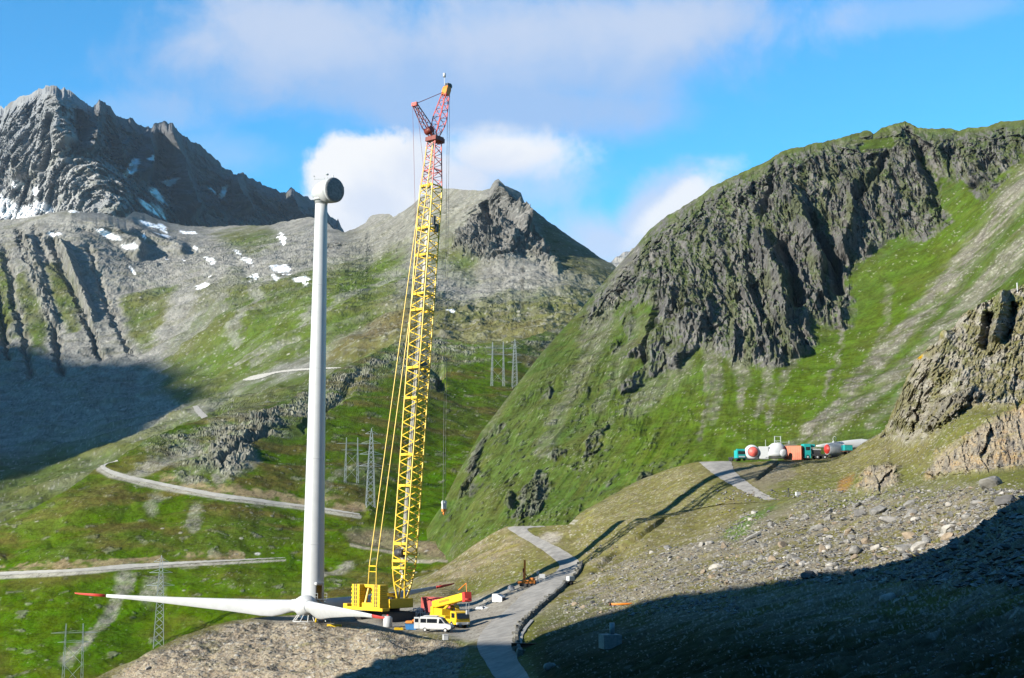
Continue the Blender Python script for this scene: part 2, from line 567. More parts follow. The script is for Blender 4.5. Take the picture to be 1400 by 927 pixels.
B = Sheet(-140, 900, 1.2, jag(top_b, 1.8, 18, 13), lambda u: np.interp(u, [-50, 100, 260, 420, 520, 900], [730, 700, 640, 560, 520, 520]), 1.25, DB)
B.surf()
a_, b_ = B.U, B.V
nA, nB, nC = fbm(B.px / 160, B.py / 160, 5, 3), fbm(B.px / 45, B.py / 60, 5, 5), fbm(B.px / 18, B.py / 22, 4, 6)
d = 14 * nA + 6 * nB
gull = [([(5, 330), (18, 400), (32, 460), (45, 530)], 9, 6, 42), ([(22, 310), (45, 360), (62, 410), (78, 470), (85, 520)], 9, 7, 60), ([(68, 318), (88, 370), (108, 412), (128, 460), (140, 500)], 9, 6, 60),
        ([(118, 330), (140, 400), (165, 460), (185, 490)], 6, 5, 28), ([(45, 300), (60, 350), (100, 395)], 6, 5, 22), ([(-20, 330), (0, 420), (15, 500)], 9, 6, 50)]
for pts, w0, w1, h in gull:
    d -= .34 * h * tent(a_ + 5 * nC + 7 * nB, b_, pts, w0, w1)
for pts, w0, w1, h in [([(35, 320), (55, 390), (75, 450)], 12, 9, 26), ([(82, 330), (110, 400), (130, 450)], 12, 10, 26), ([(92, 288), (150, 310), (200, 350)], 18, 14, 30), ([(140, 294), (215, 330), (260, 345)], 14, 12, 22)]:
    d += h * tent(a_, b_, pts, w0, w1)
gr0 = sstep(b_, 420, 520)
# peak crags
crag = poly(a_ + 5 * nB * 2, b_ + 5 * nC, [(622, 340), (640, 310), (665, 285), (676, 250), (720, 275), (716, 300), (735, 330), (760, 372), (745, 365), (720, 345), (690, 358), (655, 352), (625, 345)], 10)
d += crag * (17 * ridged(B.px / 30 + .4 * nB, B.py / 150, 4, 71, .6) + 8 * ridged(B.px / 11 + .4 * nC, B.py / 40, 3, 73, .6) + 6)
d += crag * (13 * facets(B.px / 24 + .5 * nB, B.py / 60, 5) + 6 * facets(B.px / 10, B.py / 20, 6))
d += 40 * tent(a_, b_, [(677, 246), (690, 285), (704, 310), (720, 330)], 14, 10)
d -= 30 * tent(a_, b_, [(662, 275), (672, 300), (668, 330)], 9, 9)
# rocky plateau lumps
plat = poly(a_, b_, [(560, 440), (640, 400), (820, 390), (840, 430), (760, 470), (560, 480), (440, 500)], 30)
d += plat * 7 * ridged(B.px / 40, B.py / 60, 4, 81)
d += poly(a_, b_, [(0, 480), (190, 500), (180, 580), (0, 600)], 25) * 5 * ridged(B.px / 30, B.py / 40, 4, 83)
road_b1 = [(333, 521), (360, 516), (385, 510), (420, 506), (462, 502)]
road_b2 = [(267, 556), (272, 563), (281, 571)]
flat = np.maximum(stroke(a_, b_, road_b1, 14, 14, .5), stroke(a_, b_, road_b2, 12, 12, .5))
d += (1 - gr0) * 2.6 * ridged(B.px / 22, B.py / 34, 3, 85, .6)
d *= (0.05 + .95 * sstep(b_ - B.vt[None], 0, 26)) * (1 - flat)
B.push(d, .15 + .6 * sstep(b_ - B.vt[None], 4, 60)[..., None])
scree = np.zeros(B.P.shape) + (.225, .22, .205)
c = mixc(scree, sstep(nB, -.1, .5) * .6, (.165, .165, .15))
c = mixc(c, sstep(nC, 0, .6) * .4, (.30, .295, .28))
c = mixc(c, sstep(fbm(B.px / 90, B.py / 40, 4, 95), .05, .4) * .4, (.125, .125, .07))
wu, wv = a_ + 14 * nA + 7 * nB, b_ + 9 * nB + 5 * nC
gr = np.zeros(a_.shape)
green = [([(-40, 350), (5, 345), (22, 420), (20, 450), (-40, 470)], 8), ([(22, 375), (34, 366), (60, 430), (62, 480), (40, 480)], 7), ([(66, 366), (84, 360), (108, 410), (112, 455), (92, 455), (72, 410)], 7),
         ([(164, 404), (198, 392), (240, 390), (243, 412), (215, 462), (190, 478), (168, 440)], 8), ([(298, 322), (330, 311), (370, 309), (378, 330), (340, 345), (310, 335)], 14),
         ([(205, 515), (235, 465), (290, 400), (330, 372), (360, 385), (440, 362), (520, 345), (560, 330), (545, 420), (450, 470), (330, 525), (300, 545), (250, 560)], 12),
         ([(440, 470), (560, 400), (640, 420), (760, 395), (830, 380), (850, 440), (760, 520), (440, 530)], 25),
         ([(130, 640), (220, 600), (330, 525), (460, 500), (520, 520), (420, 580), (260, 660), (0, 720), (0, 690)], 10),
         ([(-60, 640), (60, 610), (190, 590), (260, 560), (300, 600), (100, 720), (-60, 740)], 18),
         ([(715, 280), (750, 303), (850, 370), (880, 420), (800, 420), (770, 390), (745, 340)], 12), ([(600, 300), (660, 350), (640, 380), (590, 360)], 25)]
for pts, s in green:
    gr = np.maximum(gr, poly(wu, wv, pts, s))
gr *= .78 + .22 * sstep(fbm(B.px / 70, B.py / 50, 4, 91), -.45, .1)
# scree tongues through the green
tongue = np.zeros(a_.shape)
for pts, w0, w1 in [([(260, 400), (240, 440), (205, 500)], 16, 7), ([(395, 330), (350, 400), (330, 440), (310, 480)], 10, 4), ([(370, 350), (300, 410), (225, 490), (200, 530)], 9, 5), ([(440, 425), (380, 470), (330, 500)], 4, 3), ([(540, 370), (480, 410), (430, 440)], 5, 3)]:
    tongue = np.maximum(tongue, stroke(wu, wv, pts, w0, w1, .6))
gr *= 1 - .6 * tongue
gcol = np.zeros(B.P.shape) + G_MID
gcol = mixc(gcol, sstep(nA, -.3, .4) * .8, G_OLIVE)
gcol = mixc(gcol, poly(wu, wv, [(230, 520), (330, 440), (440, 400), (560, 340), (530, 400), (440, 450), (340, 520)], 25) * .75, G_BRIGHT)
gcol = mixc(gcol, poly(wu, wv, [(440, 480), (540, 415), (640, 440), (800, 400), (830, 430), (760, 470), (600, 480)], 22) * .7, (.135, .125, .06))
gcol = mixc(gcol, poly(wu, wv, [(440, 500), (500, 440), (560, 420), (570, 440), (480, 490)], 15) * .7, HEATH)
gcol = mixc(gcol, poly(wu, wv, [(715, 280), (750, 303), (850, 370), (880, 420), (800, 420), (745, 340)], 15) * .8, (.085, .088, .048))
c = c * (1 - gr[..., None]) + gcol * gr[..., None]
c = mixc(c, poly(wu, wv, [(470, 320), (545, 292), (600, 256), (672, 250), (640, 310), (600, 350), (520, 350), (450, 370)], 12) * .55, (.20, .195, .16))
c = mixc(c, crag * .8, (.145, .14, .135))
c = mixc(c, plat * sstep(nC, .1, .5) * .5, (.25, .245, .215))
c = mixc(c, poly(wu, wv, [(640, 365), (740, 360), (830, 395), (760, 400), (660, 385)], 10) * .45, (.225, .215, .195))
c = mixc(c, sstep(nC, .25, .6) * gr * .2, (.2, .2, .16))
for e in [(20, 286, 40, 9, .1), (75, 320, 12, 2.5, .1), (148, 324, 22, 4, .42), (176, 341, 14, 2.5, .4), (206, 307, 20, 4, .35), (222, 311, 9, 5, .8), (258, 318, 13, 3, .05), (222, 323, 12, 3, .05), (278, 395, 11, 4, -.35), (287, 358, 8, 5, .5),
          (324, 346, 6, 2.5, .2), (338, 356, 9, 5, .3), (384, 366, 14, 4, -.2), (386, 327, 4, 12, -.3), (344, 378, 11, 3, -.25), (411, 382, 12, 4, -.2), (417, 386, 4, 3, 0), (268, 340, 4, 2, 0), (181, 371, 9, 2, .8), (377, 380, 4, 5, 0),
          (287, 380, 3, 2, 0), (618, 433, 7, 1.8, 0), (473, 312, 5, 2, -.2), (100, 289, 8, 2, .1), (195, 328, 3, 2.5, 0), (252, 356, 5, 2, .4), (228, 353, 3, 1.5, 0)]:
    c = mixc(c, ell(a_ + 5 * nC + 5 * nB, b_ + 4 * nC + 2 * nB, e[0], e[1], e[2] * .85, e[3] * .8, e[4], soft=.25), SNOW)
c = speckle(c, 3, .05 * (1 - gr) + .02, (.36, .35, .33), .6)
c = speckle(c, 4, .05 * (1 - gr), (.09, .09, .085), .6)
B.C = c
B.back(900, 700)
M_MID = ground_mat('alpine_grass_and_scree', 0.035, 0.18, 0.5, .32, 4.0, [(.11, .88, .55)], 1.12)
grid_mesh('valley_and_central_mountain', B.P, B.C, M_MID)

# ---- big right mountain
top_e = curve([(540, 800), (560, 765), (590, 712), (605, 690), (622, 655), (640, 622), (658, 590), (680, 562), (704, 530), (740, 483), (765, 455), (790, 428), (815, 398), (838, 371), (855, 352), (870, 336), (885, 318), (900, 304), (920, 291), (940, 279),
               (960, 266), (980, 252), (1005, 240), (1030, 229), (1050, 219), (1070, 207), (1090, 202), (1110, 198), (1130, 193), (1150, 188), (1172, 182), (1186, 178), (1195, 184), (1205, 175), (1222, 170), (1237, 166), (1246, 170), (1260, 176), (1285, 177), (1310, 177), (1340, 175), (1360, 169), (1385, 166), (1410, 163), (1460, 160)])
DE = Depth([
    (560, 775, 800), (600, 740, 760), (700, 722, 700), (800, 700, 680), (950, 650, 650), (1150, 630, 620), (1300, 590, 600), (1400, 560, 580), (1460, 520, 570), (838, 371, 1130), (980, 252, 1110), (1070, 207, 1060), (1237, 166, 1030), (1340, 175, 960), (1410, 163, 900), (1460, 160, 850),
    (740, 483, 960), (680, 562, 880), (622, 655, 820), (900, 500, 830), (1000, 480, 800), (800, 560, 800), (740, 620, 760), (1150, 420, 840), (1100, 300, 930), (980, 340, 960), (1250, 320, 880), (1330, 330, 800), (1400, 260, 780), (1400, 420, 660), (1250, 470, 720), (1150, 540, 700), (880, 400, 960), (860, 620, 710), (1000, 580, 700)])
E = Sheet(545, 1450, 1.15, jag(top_e, 2.6, 20, 23, 860, 1500), lambda u: np.interp(u, [545, 700, 850, 1000, 1150, 1250, 1450], [830, 760, 730, 680, 660, 640, 620]), 1.15, DE)
E.surf()
a_, b_ = E.U, E.V
nA, nB, nC = fbm(E.px / 60, E.py / 60, 5, 103), fbm(E.px / 16, E.py / 20, 5, 105), fbm(E.px / 5, E.py / 6, 4, 106)
wu, wv = a_ + 16 * nA + 9 * nB, b_ + 14 * nA + 8 * nB
cliff = poly(wu, wv, [(800, 440), (835, 375), (870, 330), (905, 295), (985, 245), (1070, 200), (1150, 182), (1190, 176), (1240, 160), (1300, 172), (1330, 172), (1410, 160), (1410, 205), (1375, 232), (1345, 262), (1325, 240), (1300, 228),
                      (1262, 215), (1262, 250), (1285, 296), (1262, 318), (1225, 310), (1195, 340), (1170, 360), (1155, 400), (1150, 432), (1112, 440), (1098, 468), (1060, 496), (1010, 490), (968, 470), (935, 440), (905, 415), (880, 395), (850, 420)], 26)
notch = poly(wu, wv, [(1165, 195), (1215, 178), (1240, 205), (1215, 210), (1180, 218)], 8)      # grassy shelf below the summit
cliff *= 1 - notch
low = poly(wu, wv, [(905, 405), (965, 400), (985, 440), (950, 470), (930, 500), (885, 515), (855, 545), (845, 530), (875, 490), (905, 455)], 9)
crops = np.zeros(a_.shape)
for pts, s in [([(795, 630), (812, 592), (830, 580), (828, 600), (808, 636)], 4), ([(700, 708), (716, 672), (738, 645), (752, 650), (755, 670), (735, 700), (715, 715)], 6), ([(748, 625), (765, 616), (778, 622), (762, 634)], 5),
               ([(638, 645), (650, 615), (664, 590), (672, 575), (676, 585), (660, 615), (648, 650)], 4), ([(622, 682), (640, 655), (655, 640), (660, 650), (640, 675)], 5), ([(672, 590), (684, 574), (690, 578), (680, 595)], 4),
               ([(690, 690), (700, 672), (706, 680), (698, 695)], 4), ([(740, 540), (752, 530), (758, 534), (748, 545)], 4), ([(866, 655), (880, 645), (890, 648), (878, 662)], 4), ([(850, 440), (862, 420), (870, 440), (855, 470)], 6), ([(830, 470), (850, 455), (852, 480), (838, 490)], 7)]:
    crops = np.maximum(crops, poly(wu * .35 + a_ * .65, wv * .35 + b_ * .65, pts, s))
# ribs run down the face, leaning a little to the right on the left side and to the left on the right side
cross = .43 * (a_ - np.interp(a_, [820, 900, 1020, 1150, 1300], [-.3, -.15, .08, .25, .3]) * (b_ - 400))
warp = fbm(E.px / 50, E.P[..., 2] / 60, 4, 121)
rib = .55 * ridged(cross / 17 + .8 * warp, E.P[..., 2] / 85 + .5 * warp, 4, 111, .58) + .45 * ridged(cross / 44 + .5 * warp, E.P[..., 2] / 130, 2, 113, .5)
rib2 = ridged(cross / 6.5 + 1.1 * warp, E.P[..., 2] / 24, 3, 117, .62)
frac = .5 * (rib - .25) + .45 * rib2 + .5 * nC
soft_cliff, soft_low, soft_crops = sstep(cliff, 0, .75), sstep(low, 0, .9), sstep(crops, .1, 1)
cliff = sstep(cliff + frac * 1.2 * sstep(cliff, .0, .25) * (1 - sstep(cliff, .9, 1.0)), .25, .75)
low = sstep(low + frac * 1.0 * sstep(low, .02, .3), .35, .85)
crops = sstep(crops * .8 + 1.3 * (frac - .12) * sstep(crops, .02, .4), .4, .9)
flow = .43 * (a_ - np.interp(a_, [740, 880, 1010, 1110, 1230, 1400], [-.62, -.45, -.1, -.2, -.7, -.75]) * (b_ - 450))
runnel = fbm(flow / 3.2 + .6 * warp, E.P[..., 2] / 45, 4, 151, .6)
furrow = ridged(flow / 13 + .5 * warp, E.P[..., 2] / 90 + .3 * warp, 3, 153, .55)
scab = poly(a_, b_, [(590, 745), (625, 650), (700, 540), (800, 470), (900, 540), (960, 640), (800, 720), (700, 750)], 40) * sstep(.6 * rib2 + .6 * nC + .5 * nB, .42, .75)
rock = np.maximum(np.maximum(cliff, scab * .7), np.maximum(low, crops * .72))
d = 3.2 * nA + 1.2 * nB
d += soft_cliff * (5.0 * facets(cross / 9 + .6 * warp, E.P[..., 2] / 26 + .5 * warp, 5) + 3.0 * facets(cross / 3.6 + .5 * nB, E.P[..., 2] / 9, 6)) + np.maximum(soft_low, soft_crops) * (2.4 * facets(cross / 4, E.P[..., 2] / 12, 7))
d += (1 - .7 * soft_cliff) * ((.45 * runnel + 2.0 * furrow) * (1 - .85 * sstep(a_, 900, 1040))) + scab * .7
d += soft_cliff * (8.5 * rib + 3.2 * rib2 + 2.8 * fbm(E.px / 7, E.P[..., 2] / 7, 4, 122, .65))
d += soft_low * (6 * rib + 3 * rib2) + soft_crops * (.4 + 2.4 * rib2 + 1.5 * nC)
for pts, w0, w1, h in [([(1105, 290), (1120, 330), (1140, 360), (1150, 410)], 9, 11, 16), ([(1070, 330), (1085, 380), (1095, 430)], 8, 11, 15), ([(1255, 215), (1275, 250), (1282, 290)], 12, 9, 12), ([(1060, 205), (1055, 260), (1040, 300)], 7, 6, 9), ([(905, 405), (890, 450), (880, 500)], 8, 6, 9), ([(1215, 205), (1200, 240), (1165, 280)], 8, 7, 10), ([(1240, 172), (1262, 215)], 7, 7, 10), ([(1375, 175), (1345, 230), (1325, 260)], 10, 8, 10)]:
    d -= h * tent(a_ + 5 * nB, b_, pts, w0, w1)
for pts, w0, w1, h in [([(1160, 245), (1165, 300), (1150, 360)], 16, 18, 12), ([(1085, 260), (1105, 320), (1125, 380)], 18, 16, 14), ([(1040, 320), (1060, 380), (1075, 450)], 16, 16, 12), ([(1225, 190), (1262, 230), (1280, 280)], 12, 12, 8)]:
    d += h * tent(a_ + 5 * nB, b_, pts, w0, w1)
d *= .15 + .85 * sstep(b_ - E.vt[None], 0, 24)
E.push(d, .5 * sstep(b_ - E.vt[None], 2, 60)[..., None])
g = np.zeros(E.P.shape) + (.064, .1, .03)
g = mixc(g, sstep(nA, -.35, .35) * .6, (.082, .11, .034))
g = mixc(g, sstep(fbm(E.px / 90, E.py / 40, 4, 131), -.05, .5) * .5, (.108, .11, .045))
g = mixc(g, poly(wu, wv, [(1120, 470), (1250, 330), (1345, 250), (1380, 240), (1250, 440), (1110, 600), (960, 640), (850, 640), (850, 560), (980, 520)], 40) * .7, (.082, .128, .022))
g = mixc(g, poly(wu, wv, [(590, 720), (700, 560), (790, 440), (860, 420), (800, 540), (690, 700), (620, 760)], 40) * .45, (.084, .11, .038))
g = mixc(g, sstep(fbm(E.px / 30, E.P[..., 2] / 22, 5, 159, .6), .08, .4) * .25, (.115, .105, .045))
g = mixc(g, sstep(runnel, -.1, .5) * .26, (.05, .07, .02))
g = mixc(g, sstep(fbm(E.px / 25, E.P[..., 2] / 25, 5, 157, .65), -.1, .35) * .4, (.055, .075, .02))
g = mixc(g, sstep(-furrow, -.1, .5) * .4 * (1 - .8 * sstep(a_, 900, 1040)), (.058, .08, .022))
g = mixc(g, sstep(-runnel, .05, .5) * .3 * (1 - .6 * sstep(a_, 900, 1040)), (.125, .13, .05))
g = mixc(g, sstep(nC, .1, .6) * .4, (.045, .066, .018))
sc = np.zeros(a_.shape)
for pts, w0, w1, k in [([(1440, 215), (1400, 255), (1340, 330), (1290, 395), (1235, 455), (1180, 515), (1130, 570), (1060, 625)], 19, 5, 1), ([(1440, 300), (1390, 345), (1320, 420), (1250, 490), (1180, 550), (1110, 610)], 16, 8, .85), ([(1395, 400), (1330, 450), (1260, 520), (1190, 580)], 6, 8, .6),
                       ([(1010, 490), (1018, 520), (1012, 555)], 12, 5, .8), ([(975, 480), (980, 530), (972, 575)], 12, 5, .7), ([(1050, 495), (1052, 525), (1035, 570)], 9, 4, .6), ([(1100, 470), (1060, 540), (1050, 580)], 5, 4, .6), ([(1160, 400), (1156, 440), (1145, 490), (1125, 540)], 3, 3, .8),
                       ([(965, 500), (968, 560), (955, 600)], 3, 3, .6), ([(1215, 395), (1212, 440), (1200, 470)], 6, 3, .45), ([(830, 440), (790, 520), (760, 580), (740, 620)], 14, 8, .5), ([(880, 440), (850, 500), (820, 560)], 12, 8, .35), ([(760, 450), (700, 530), (660, 600)], 5, 4, .4), ([(870, 350), (830, 420), (800, 470)], 14, 10, .7), ([(930, 500), (900, 530), (870, 560)], 18, 14, .5)]:
    sc = np.maximum(sc, k * stroke(a_ + 6 * nB, b_ + 5 * nB, pts, w0, w1, .55))
sc *= .35 + .65 * sstep(nB + .8 * nC + .5 * runnel, -.55, .3)
c = mixc(g, sc * .85, (.178, .165, .142))
c = mixc(c, sc * sstep(nC, .1, .5) * .45, (.28, .265, .235))
rc = np.zeros(E.P.shape) + (.122, .119, .116)
rc = mixc(rc, sstep(fbm(cross / 10, E.P[..., 2] / 40, 4, 141), -.1, .5) * .7, (.185, .176, .166))
rc = mixc(rc, sstep(fbm(cross / 7, E.P[..., 2] / 30, 4, 143), -.05, .35) * .6, (.085, .1, .042))
Nz = normals(E.P)[..., 2]
rock = rock * (1 - .75 * sstep(Nz + .25 * nC + .2 * nB, .62, .86) * (1 - .5 * crops))
c = c * (1 - rock[..., None]) + rc * rock[..., None]
c = speckle(c, 5, .035 * (1 - rock) * sstep(nB + nA, -.2, .5) + .05 * sc, (.34, .33, .3), .7)
c = mixc(c, (1 - sstep(b_ - E.vt[None], 2, 10)) * sstep(a_, 930, 1010) * .6, (.09, .11, .035))
E.C = c
E.back(700, 600)
M_EDGE = ground_mat('steep_grass_and_dark_schist', 0.10, 0.5, 0.6, .44, 1.4, [(.3, .975, .4)], 1.18)
grid_mesh('steep_right_mountain', E.P, E.C, M_EDGE)

# ---- rocky grass hill in the middle distance, left of the crane
top_d = curve([(-150, 775), (-60, 740), (0, 716), (30, 703), (60, 686), (90, 670), (112, 655), (128, 643), (140, 636), (158, 630), (180, 614), (200, 602), (222, 592), (240, 584), (262, 578), (280, 573), (305, 570), (330, 565), (350, 560), (372, 553), (395, 545), (420, 533), (440, 520),
               (460, 506), (480, 497), (500, 489), (520, 479), (540, 470), (560, 465), (580, 462), (600, 462), (620, 465), (640, 468), (665, 470), (690, 470), (715, 464), (740, 456), (780, 440), (820, 425)])
DD = Depth([(140, 636, 860), (0, 716, 800), (-60, 740, 780), (-150, 775, 760), (-150, 930, 640), (280, 573, 960), (200, 602, 900), (420, 533, 1060), (540, 470, 1230), (600, 462, 1270), (690, 470, 1250), (780, 440, 1350), (280, 670, 815), (190, 655, 835), (490, 702, 810), (390, 690, 812), (390, 763, 750), (200, 772, 735), (0, 785, 735), (216, 880, 675), (0, 930, 640), (300, 930, 620),
            (560, 800, 705), (640, 760, 730), (600, 650, 900), (700, 600, 1000), (640, 560, 1070), (560, 560, 1020), (440, 620, 895), (340, 620, 870), (100, 700, 790), (560, 700, 830), (100, 840, 690), (400, 830, 690), (480, 560, 1000), (760, 520, 1200)])
Dh = Sheet(-140, 800, 1.15, jag(top_d, 2.4, 16, 33, 170, 760), lambda u: np.interp(u, [-50, 300, 500, 700, 800], [960, 940, 880, 800, 640]), 1.15, DD)
Dh.surf()
a_, b_ = Dh.U, Dh.V
nA, nB, nC = fbm(Dh.px / 60, Dh.py / 60, 5, 203), fbm(Dh.px / 16, Dh.py / 20, 5, 205), fbm(Dh.px / 5, Dh.py / 6, 4, 206)
wu, wv = a_ + 16 * nA + 9 * nB, b_ + 10 * nA + 7 * nB
rk = np.zeros(a_.shape)
for pts, s, k in [([(195, 605), (330, 562), (420, 530), (510, 482), (600, 458), (660, 466), (690, 475), (600, 500), (600, 530), (575, 535), (540, 510), (470, 540), (430, 575), (370, 600), (330, 620), (300, 640), (255, 660), (240, 640), (290, 600), (215, 620)], 14, .8),
                  ([(295, 640), (325, 605), (350, 615), (330, 640), (320, 660)], 6, .9), ([(245, 655), (275, 640), (285, 660), (262, 668)], 6, .8), ([(700, 470), (780, 440), (800, 470), (720, 500)], 14, .7), ([(475, 640), (520, 630), (530, 660), (500, 668)], 6, .35)]:
    rk = np.maximum(rk, k * poly(wu, wv, pts, s))
crag2 = poly(wu, wv, [(262, 640), (285, 610), (330, 585), (380, 560), (378, 580), (345, 615), (330, 645), (290, 650)], 9)
rk *= .25 + .75 * sstep(fbm(Dh.px / 22, Dh.py / 22, 4, 211), -.2, .2)
spots = sstep(fbm(Dh.px / 13, Dh.py / 11, 4, 213), .38, .52) * .5
lane = [(136, 637), (142, 640), (150, 645), (170, 650), (195, 657), (230, 664), (270, 671), (310, 678), (350, 683), (400, 689), (440, 695), (492, 704)]
low_lane = [(-30, 787), (0, 785), (40, 783), (90, 781), (130, 778), (165, 774), (210, 772), (260, 769), (310, 767), (350, 765), (390, 763)]
track = [(480, 745), (520, 755), (560, 764), (610, 766)]
flat = np.maximum(stroke(a_, b_, lane, 10, 10, .5), stroke(a_, b_, low_lane, 10, 10, .5))
d = 2.6 * nA + 1.1 * nB + rk * (1.9 * ridged(Dh.px / 16, Dh.py / 17, 4, 221, .6) + 2.0 * facets(Dh.px / 7 + .3 * nB, Dh.py / 7, 5) + 1.0 * facets(Dh.px / 3, Dh.py / 3, 6) + .8) + crag2 * (2.6 * ridged(Dh.px / 11, Dh.py / 22, 3, 225, .6) + 1.8 * facets(Dh.px / 5, Dh.py / 9, 7) + 1) + spots * .8
for pts, w0, w1, h in [([(440, 560), (470, 540), (500, 500)], 10, 8, 3), ([(575, 500), (600, 505), (605, 535)], 8, 8, 9), ([(300, 640), (330, 610), (370, 590)], 7, 6, 7), ([(410, 590), (440, 560), (470, 545)], 8, 6, 3)]:
    d -= h * tent(a_ + 5 * nB, b_, pts, w0, w1)
for pts, w, h in [([(60, 740), (110, 735), (150, 720), (190, 690)], 16, 1.2), ([(0, 760), (70, 720), (100, 690)], 14, 1.2)]:
    d -= h * tent(a_ + 6 * nB, b_, pts, w)
d *= (1 - flat) * (.45 + .55 * sstep(b_ - Dh.vt[None], 0, 8))
Dh.push(d)
g = np.zeros(Dh.P.shape) + (.068, .112, .02)
g = mixc(g, sstep(nA, -.3, .4) * .7, (.088, .115, .034))
g = mixc(g, sstep(fbm(Dh.px / 50, Dh.py / 30, 4, 231), -.1, .35) * .7, HEATH)
g = mixc(g, poly(wu, wv, [(0, 800), (200, 800), (420, 780), (560, 760), (620, 700), (640, 600), (560, 640), (480, 730), (300, 800), (120, 930), (0, 930)], 30) * .65, (.066, .132, .016))
g = mixc(g, sstep(nC, .0, .5) * .45, (.048, .075, .018))
g = mixc(g, poly(wu, wv, [(0, 720), (130, 645), (300, 580), (200, 650), (60, 730)], 15) * .4, (.13, .14, .05))
r = np.zeros(Dh.P.shape) + (.20, .195, .165)
r = mixc(r, sstep(nC, -.1, .4) * .8, (.33, .32, .285))
r = mixc(r, sstep(nB, .1, .5) * .45, (.1, .115, .04))
k = np.maximum(rk, spots)[..., None]
c = g * (1 - k) + r * k
scr = np.zeros(a_.shape)
for pts, w0, w1, q in [([(265, 612), (225, 632), (180, 650)], 10, 8, .8), ([(345, 628), (320, 640), (300, 658)], 10, 7, .75), ([(480, 640), (455, 660), (440, 685)], 5, 4, .4), ([(180, 795), (150, 830), (115, 880), (90, 900)], 7, 10, .75), ([(170, 792), (166, 808)], 12, 10, .7), ([(478, 772), (450, 786), (425, 800)], 7, 5, .8),
                       ([(216, 800), (200, 815)], 14, 10, .6), ([(560, 820), (590, 800)], 4, 4, .5), ([(270, 700), (265, 722)], 9, 8, .7), ([(210, 680), (205, 695)], 10, 8, .5)]:
    scr = np.maximum(scr, q * stroke(wu * .5 + a_ * .5, wv * .5 + b_ * .5, pts, w0, w1, .5))
c = mixc(c, crag2 * .7, (.17, .165, .15))
c = mixc(c, scr * (.55 + .45 * sstep(nC, -.3, .3)), (.30, .285, .25))
c = mixc(c, stroke(a_, b_ - 3, lane, 5, 2.5, .3) * .85, (.38, .365, .33))
c = mixc(c, stroke(a_, b_ - 3, low_lane, 4, 1.2, .3) * .85, (.38, .365, .33))
# cut banks above the lanes
bank = np.maximum(stroke(a_, b_ + 6 + 4 * nC, [(225, 664), (300, 676), (400, 687), (492, 702)], 7, 8, .4) * .8, stroke(a_, b_ + 4 + 5 * nC, [(0, 782), (60, 779), (110, 777), (165, 772), (330, 764)], 5, 5, .4) * .75)
c = mixc(c, bank * sstep(nB + .5 * nC, -.45, .2), (.32, .255, .18))
c = mixc(c, poly(wu * .4 + a_ * .6, wv * .4 + b_ * .6, [(470, 728), (500, 722), (540, 728), (600, 745), (640, 740), (650, 770), (560, 758), (480, 742)], 6) * .75, (.25, .205, .155))
c = mixc(c, stroke(a_, b_, track, 2, 2, .5) * .8, (.32, .29, .25))
for e in [(25, 640, 3, 2), (352, 757, 4, 2)]:
    c = mixc(c, ell(a_, b_, *e), (.5, .5, .48))
c = speckle(c, 6, .012 * sstep(nA, -.1, .4) + .09 * rk + .10 * scr, (.36, .35, .32), .6)
c = speckle(c, 7, .03 + .08 * rk, (.05, .055, .03), .7)
Dh.C = c
Dh.back(300, 120)
M_HILL = ground_mat('mountain_pasture_and_rocks', 0.12, 0.6, 0.6, .46, 1.4, [(.28, .92, .6), (.7, .94, .5)], 1.24)
grid_mesh('rocky_pasture_hill', Dh.P, Dh.C, M_HILL)

# ---- near ground: crane pad, spoil slopes, road shelf, rubble slope and rocky shoulder
crest1 = curve([(-220, 1040), (-100, 1005), (0, 980), (100, 942), (132, 926), (160, 912), (185, 902), (200, 893), (222, 882), (250, 869), (285, 857), (320, 848), (350, 845), (400, 841), (450, 838), (500, 832), (540, 820), (562, 806), (580, 794), (600, 780), (622, 764), (645, 747), (668, 732), (692, 720), (715, 719),
                (742, 719), (770, 718), (800, 716), (848, 712), (893, 706), (930, 699), (960, 694), (1000, 689), (1060, 685), (1100, 680), (1150, 675), (1200, 668), (1300, 652), (1400, 640), (1520, 620)])
SEAM = [(960, 694, 318), (1000, 689, 309), (1060, 685, 298), (1100, 680, 290), (1150, 675, 278), (1200, 668, 255), (1300, 652, 220), (1400, 640, 190), (1500, 622, 172)]
D1 = Depth(SEAM + [(-220, 1040, 235), (0, 980, 238), (132, 926, 242), (200, 893, 250), (250, 869, 260), (350, 846, 274), (420, 842, 284), (480, 842, 284), (540, 837, 294), (562, 806, 330), (600, 780, 345), (640, 751, 352), (692, 720, 350), (742, 719, 343), (800, 716, 329), (848, 712, 318), (870, 709, 313), (893, 706, 313), (920, 701, 316), (820, 738, 312.5), (835, 726, 314.5), (850, 736, 304), (875, 735, 299),
                   (420, 850.5, 267), (520, 852, 264), (600, 860, 250), (640, 849, 269), (650, 825, 297), (700, 800, 302), (735, 790, 301), (760, 768, 308), (790, 762, 311), (780, 790, 294), (720, 830, 264), (690, 851, 245), (660, 872, 228), (680, 900, 200), (700, 927, 182), (640, 790, 325), (590, 815, 310),
                   (730, 850, 234), (780, 830, 238), (840, 835, 208), (900, 810, 205), (960, 808, 188), (1000, 790, 190), (1100, 780, 163), (1200, 770, 143), (1290, 748, 132), (1400, 690, 122), (850, 760, 295), (900, 750, 284), (950, 720, 300), (1000, 720, 283), (1060, 705, 275), (1100, 735, 222), (1200, 705, 212), (1300, 700, 172), (820, 790, 270),
                   (300, 930, 226), (150, 940, 238), (500, 930, 207), (600, 930, 192), (780, 930, 143), (900, 930, 112), (1100, 930, 82), (1400, 930, 56), (400, 890, 243), (520, 885, 230), (1250, 850, 90), (1000, 860, 124), (850, 880, 158), (1500, 930, 50), (1500, 700, 108)])
